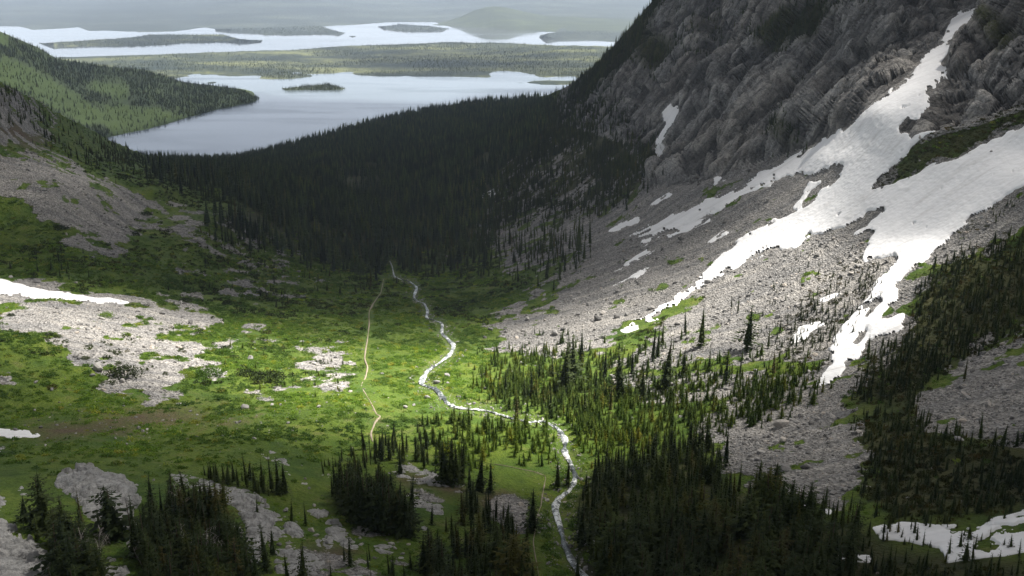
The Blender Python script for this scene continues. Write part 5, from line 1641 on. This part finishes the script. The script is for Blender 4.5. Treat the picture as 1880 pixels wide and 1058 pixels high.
mead = (1 - smooth(.3, .7, TALC)) * (1 - smooth(.2, .5, CLFC)) * nosnow * (GD[:-1, :-1] < 900)
sb = look(path_mask(STREAM, 1.6), CU, CV_)
rocky = look(canvas([[(0, 770), (160, 745), (540, 770), (560, 800), (300, 790), (60, 815)], [(440, 720), (700, 730), (700, 780), (560, 770)], [(730, 730), (800, 735), (790, 750), (740, 755)], [(880, 690), (1000, 650), (1100, 640), (1050, 700), (900, 760)],
                       [(480, 930), (700, 960), (780, 1010), (700, 1058), (560, 1058)], [(870, 920), (970, 910), (960, 990), (870, 980)], [(560, 640), (690, 640), (690, 740), (560, 730)], [(430, 480), (560, 490), (540, 540), (440, 530)]], 14), CU, CV_)
scatter_stones('loose_rubble', mead * (rocky * .035 + .0022 + .03 * look(m_edge, CU, CV_) * np.clip(2.5 * fbm(CPOS / 15, 3, 633), 0, 1.5) + smooth(.1, .6, sb) * .24), .25, 1.5, 2.2, label='stray pale stones on the meadow and along the stream banks', category='rubble')

# boulders one can pick out: base pixel, size in pixels, words
BIG = [
    (1442, 865, 22, 'left of two big pale boulders near the foot of the grey fan'), (1478, 862, 20, 'right of two big pale boulders near the foot of the grey fan'),
    (1434, 785, 24, 'dark undercut boulder in the middle of the grey fan'), (1438, 812, 16, 'small pile boulder below the undercut one on the grey fan'), (1464, 778, 11, 'small grey boulder right of the undercut one'),
    (1545, 728, 10, 'boulder near the top of the fan under the snow tip'), (1570, 800, 14, 'boulder on the right border of the grey fan'), (1737, 800, 22, 'pale boulder under the right stony slope beside a small fir'), (1760, 812, 18, 'second pale boulder right of the small fir under the stony slope'),
    (785, 730, 14, 'square pale boulder on the left bank of the stream'), (802, 702, 11, 'flat boulder on the stream bank just above the bend'), (822, 692, 14, 'long pale boulder in grass right of the stream'), (888, 688, 10, 'pale boulder at the edge of the young firs'), (890, 714, 7, 'small boulder right of the stream by firs'),
    (957, 668, 13, 'rounded pale boulder under the young firs at the talus foot'), (968, 660, 8, 'small boulder touching the rounded pale boulder'), (934, 684, 14, 'flat pale boulder in the meadow left of the firs'), (1020, 616, 20, 'flat topped boulder at the toe of the talus'),
    (1096, 588, 16, 'upright pointed boulder on the sunlit talus'), (1132, 582, 14, 'tall leaning boulder on the sunlit talus'), (1108, 576, 12, 'dark shadowed boulder between two pointed ones on the talus'), (1150, 576, 12, 'blocky boulder above the leaning one on the talus'), (1080, 560, 10, 'boulder high on the sunlit talus left part'), (1194, 565, 16, 'reddish boulder beside the thin snow tongue'),
    (1062, 580, 10, 'small pale boulder left of the pointed one on the talus'), (1108, 622, 10, 'boulder below the thin snow tip'), (968, 586, 10, 'dark boulder beside a small fir on the talus'), (900, 608, 12, 'pale boulder at the left tip of the talus'), (915, 588, 9, 'boulder on the shaded border of the talus'), (890, 618, 9, 'lowest boulder at the talus tip by the meadow'),
    (1000, 590, 8, 'small boulder on the talus below shade'), (1040, 596, 9, 'boulder in the middle of the sunlit talus foot'), (1240, 628, 9, 'pale boulder beside the tree shadow on the talus'), (1262, 622, 12, 'boulder at the foot of the lone slim spruce'), (1240, 720, 9, 'boulder under the tall spruce right of the young firs'), (1160, 770, 8, 'small pale boulder among the young firs'), (1285, 740, 10, 'boulder at the border of firs and talus'),
    (525, 938, 14, 'round pale boulder left of the small spruce on the ledges'), (572, 974, 16, 'pale round boulder at the end of the grey rounded slab'), (498, 1002, 13, 'boulder below the long pale ledge'), (512, 1000, 12, 'second boulder below the long pale ledge'), (530, 1006, 13, 'third boulder below the long pale ledge'), (470, 960, 12, 'boulder beside red soil on the pale ledge'), (600, 945, 11, 'boulder right of the flat grey block'), (577, 928, 9, 'small boulder between grass and the flat block'), (500, 976, 10, 'boulder on the lower edge of the pale ledge'), (600, 995, 12, 'boulder on brown grass below the grey slab'), (560, 882, 7, 'little boulder in grass at the end of the rock rib'), (568, 898, 7, 'little boulder below the rock rib'), (740, 1015, 9, 'boulder beside the pointed rock in grass'),
    (725, 1005, 8, 'small boulder above the pointed rock in grass'), (300, 948, 12, 'pale boulder at the right foot of the dome'), (30, 800 - 8, 12, 'white boulder behind the low snow patch'), (75, 786, 9, 'small boulder beside the low snow patch'), (95, 716, 12, 'pale boulder on green slope at left'), (450, 750, 18, 'flat white boulder on the green meadow'), (500, 745, 8, 'white stone on the meadow by tiny firs'), (585, 748, 10, 'white boulder on the bright meadow'), (515, 745, 7, 'pale stone next to tiny firs on the meadow'),
    (745, 748, 10, 'pale boulder in willows left of the stream bend'), (760, 742, 8, 'boulder in willows nearer the stream bend'), (255, 786, 9, 'boulder on dark soil left of the meadow'), (270, 788, 8, 'second boulder on dark soil left of the meadow'), (440, 775, 9, 'boulder at the end of the brown soil strip'), (530, 775, 8, 'pale stone at the right end of the brown soil strip'),
    (140, 655, 18, 'upright slab on the pale left talus'), (180, 680, 22, 'square block at the lower border of the pale left talus'), (145, 660, 10, 'small block beside the upright slab'), (205, 690, 12, 'block next to a dark bush on the pale talus'), (350, 595, 14, 'big pale boulder on the sunlit talus edge'), (375, 605, 10, 'boulder in grass beside the big pale one'), (460, 660, 14, 'long boulder in bright green shrubs'), (330, 640, 12, 'boulder among green shrubs on the pale talus'), (170, 690, 11, 'block at the foot of the pale talus'), (225, 700, 12, 'block under the dark bush'), (20, 510, 9, 'pale boulder above the snow bank'), (68, 516, 10, 'second boulder above the snow bank'), (140, 520, 7, 'third boulder above the snow bank'),
    (520, 512, 12, 'grey block among shrubs on the shaded left slope'), (490, 492, 10, 'pale boulder in the rock patch of the shaded slope'), (548, 498, 8, 'boulder right of the rock patch on the shaded slope'), (420, 412, 9, 'boulder on the end of the upper left talus'), (450, 428, 9, 'boulder below the upper left talus'), (820, 474, 9, 'pale boulder at the foot of the dark wood'),
    (1000, 545, 8, 'boulder on the shaded talus border'), (1215, 460, 8, 'boulder near the upper snow streak'), (1170, 520, 9, 'boulder under the lower snow streak'), (1075, 480, 9, 'small boulder by the tall tree row'), (1250, 440, 10, 'dark boulder below the snowfield on talus'), (1330, 410, 12, 'dark boulder right on the upper talus below the snowfield'), (1300, 520, 11, 'flat boulder on the border of the snow tongue'), (1292, 522, 8, 'boulder beside the flat one at the snow tongue'), (1500, 470, 9, 'boulder below the rock finger in the snow'), (1530, 440, 9, 'boulder beside the rock finger in the snow'), (1820, 282, 14, 'dark lone boulder lying in the upper snow'), (1745, 318, 8, 'small dark boulder in the snow below the brush band'),
    (1090, 996 - 12, 8, 'pale boulder above the lone snow spot'), (1470, 950, 10, 'boulder at the snow remnants below the fan'), (1020, 936, 10, 'boulder in the lower stream bed'), (1048, 1000, 10, 'wet boulder in the lower stream'), (1075, 1040, 12, 'brown boulder on the gravel bank of the stream'), (1062, 980, 14, 'pale gravel boulder right of the stream'), (1062, 858, 9, 'boulder on the right bank at the bright rapids'), (1068, 880, 9, 'boulder on the right bank below the bright rapids'),
]
for k, (bu, bv, px, lab) in enumerate(BIG):
    p = surf(bu, bv)
    d = float(project(p)[2])
    r = px * d / F * .5
    o = bpy.data.objects.new('boulder', BOULDERS[k % 8])
    o.location = p + np.array([0, 0, r * .35])
    o.rotation_euler = (RNG.uniform(-.3, .3), RNG.uniform(-.3, .3), RNG.uniform(0, 6.28))
    o.scale = (r * 1.15, r, r * .95)
    link(o, label=lab, category='boulder', group='boulders lying on slopes and meadow')


# ------------------------------------------------------------------ dead trees
def limb(pts, radii, n=5):
    V, T = [], []
    for p, r in zip(pts, radii):
        for i in range(n):
            a = i * 6.283 / n
            V.append((p[0] + r * math.cos(a), p[1] + r * math.sin(a), p[2] + r * .5 * math.sin(a * 2)))
    for k in range(len(pts) - 1):
        for i in range(n):
            a, b = k * n + i, k * n + (i + 1) % n
            T += [(a, b, b + n), (a, b + n, a + n)]
    return V, T


SNAGS = [(182, 1032, 76, 'grey bushy dead tree in front of the dome spruces', 1), (152, 1040, 70, 'grey thin dead tree left of the bushy dead one', 1), (381, 1056, 92, 'bleached dead tree with star of bare branches in the dense grove', 2), (342, 1030, 76, 'dull grey dead tree behind the starry one', 0), (606, 1062, 58, 'bleached dead tree with spreading branches at the bottom edge', 2), (356, 965, 92, 'tall slanting silvery dead trunk in the dense grove', 3), (660, 930, 60, 'thin silver dead trunk inside the black central grove', 3), (385, 1040, 60, 'low bare dead tree right of the starry one', 1), (262, 1045, 45, 'short leaning pale dead trunk on grass', 3)]
for bu, bv, px, lab, kind_ in SNAGS:
    p = surf(bu, bv)
    H = px * float(project(p)[2]) / F
    root = bpy.data.objects.new('dead_tree', None)
    root.location = p
    link(root, label=lab, category='dead tree', group='bleached dead trees in the foreground')
    lean = RNG.normal(0, .08, 2) + (np.array([-.22, 0]) if kind_ == 3 else 0)
    tz = np.linspace(-.05, 1, 7)
    tp = [np.array([lean[0] * z + .015 * math.sin(z * 7), lean[1] * z, z]) * H for z in tz]
    V, T = limb(tp, [.022 * H * (1.05 - z) + .003 * H for z in np.clip(tz, 0, 1)])
    link(bpy.data.objects.new('trunk', tri_mesh('dead_trunk', V, T, M['dead'], True)), root)
    for b in range({0: 16, 1: 22, 2: 24, 3: 8}[kind_]):
        z = RNG.uniform(.25 if kind_ != 2 else .35, .95)
        o = np.array([lean[0] * z, lean[1] * z, z]) * H
        a = RNG.uniform(0, 6.28)
        L = H * RNG.uniform(.15, .34) * (1.25 - .7 * z) * (1.5 if kind_ == 2 else 1)
        up = RNG.uniform(.1, .9) if kind_ != 2 else RNG.uniform(-.5, .5)
        d = np.array([math.cos(a), math.sin(a), up])
        pts = [o + d * L * f + np.array([0, 0, .16 * L * math.sin(f * 3) + .12 * L * f * f]) + RNG.normal(0, .02 * L, 3) * (f > 0) for f in (0, .35, .7, 1)]
        V, T = limb(pts, [.008 * H, .006 * H, .004 * H, .0012 * H], 3)
        k = len(V)
        for f in (.4, .65, .85):
            for sgn in (-1, 1):
                s = o + d * L * f
                e = s + (d * .3 + sgn * np.array([-d[1], d[0], .2])) * L * RNG.uniform(.18, .34)
                V2, T2 = limb([s, e], [.004 * H, .001 * H], 3)
                T += [tuple(q_ + len(V) for q_ in t_) for t_ in T2]
                V += V2
        link(bpy.data.objects.new('branch', tri_mesh('dead_branch', V, T, M['dead'], True)), root)
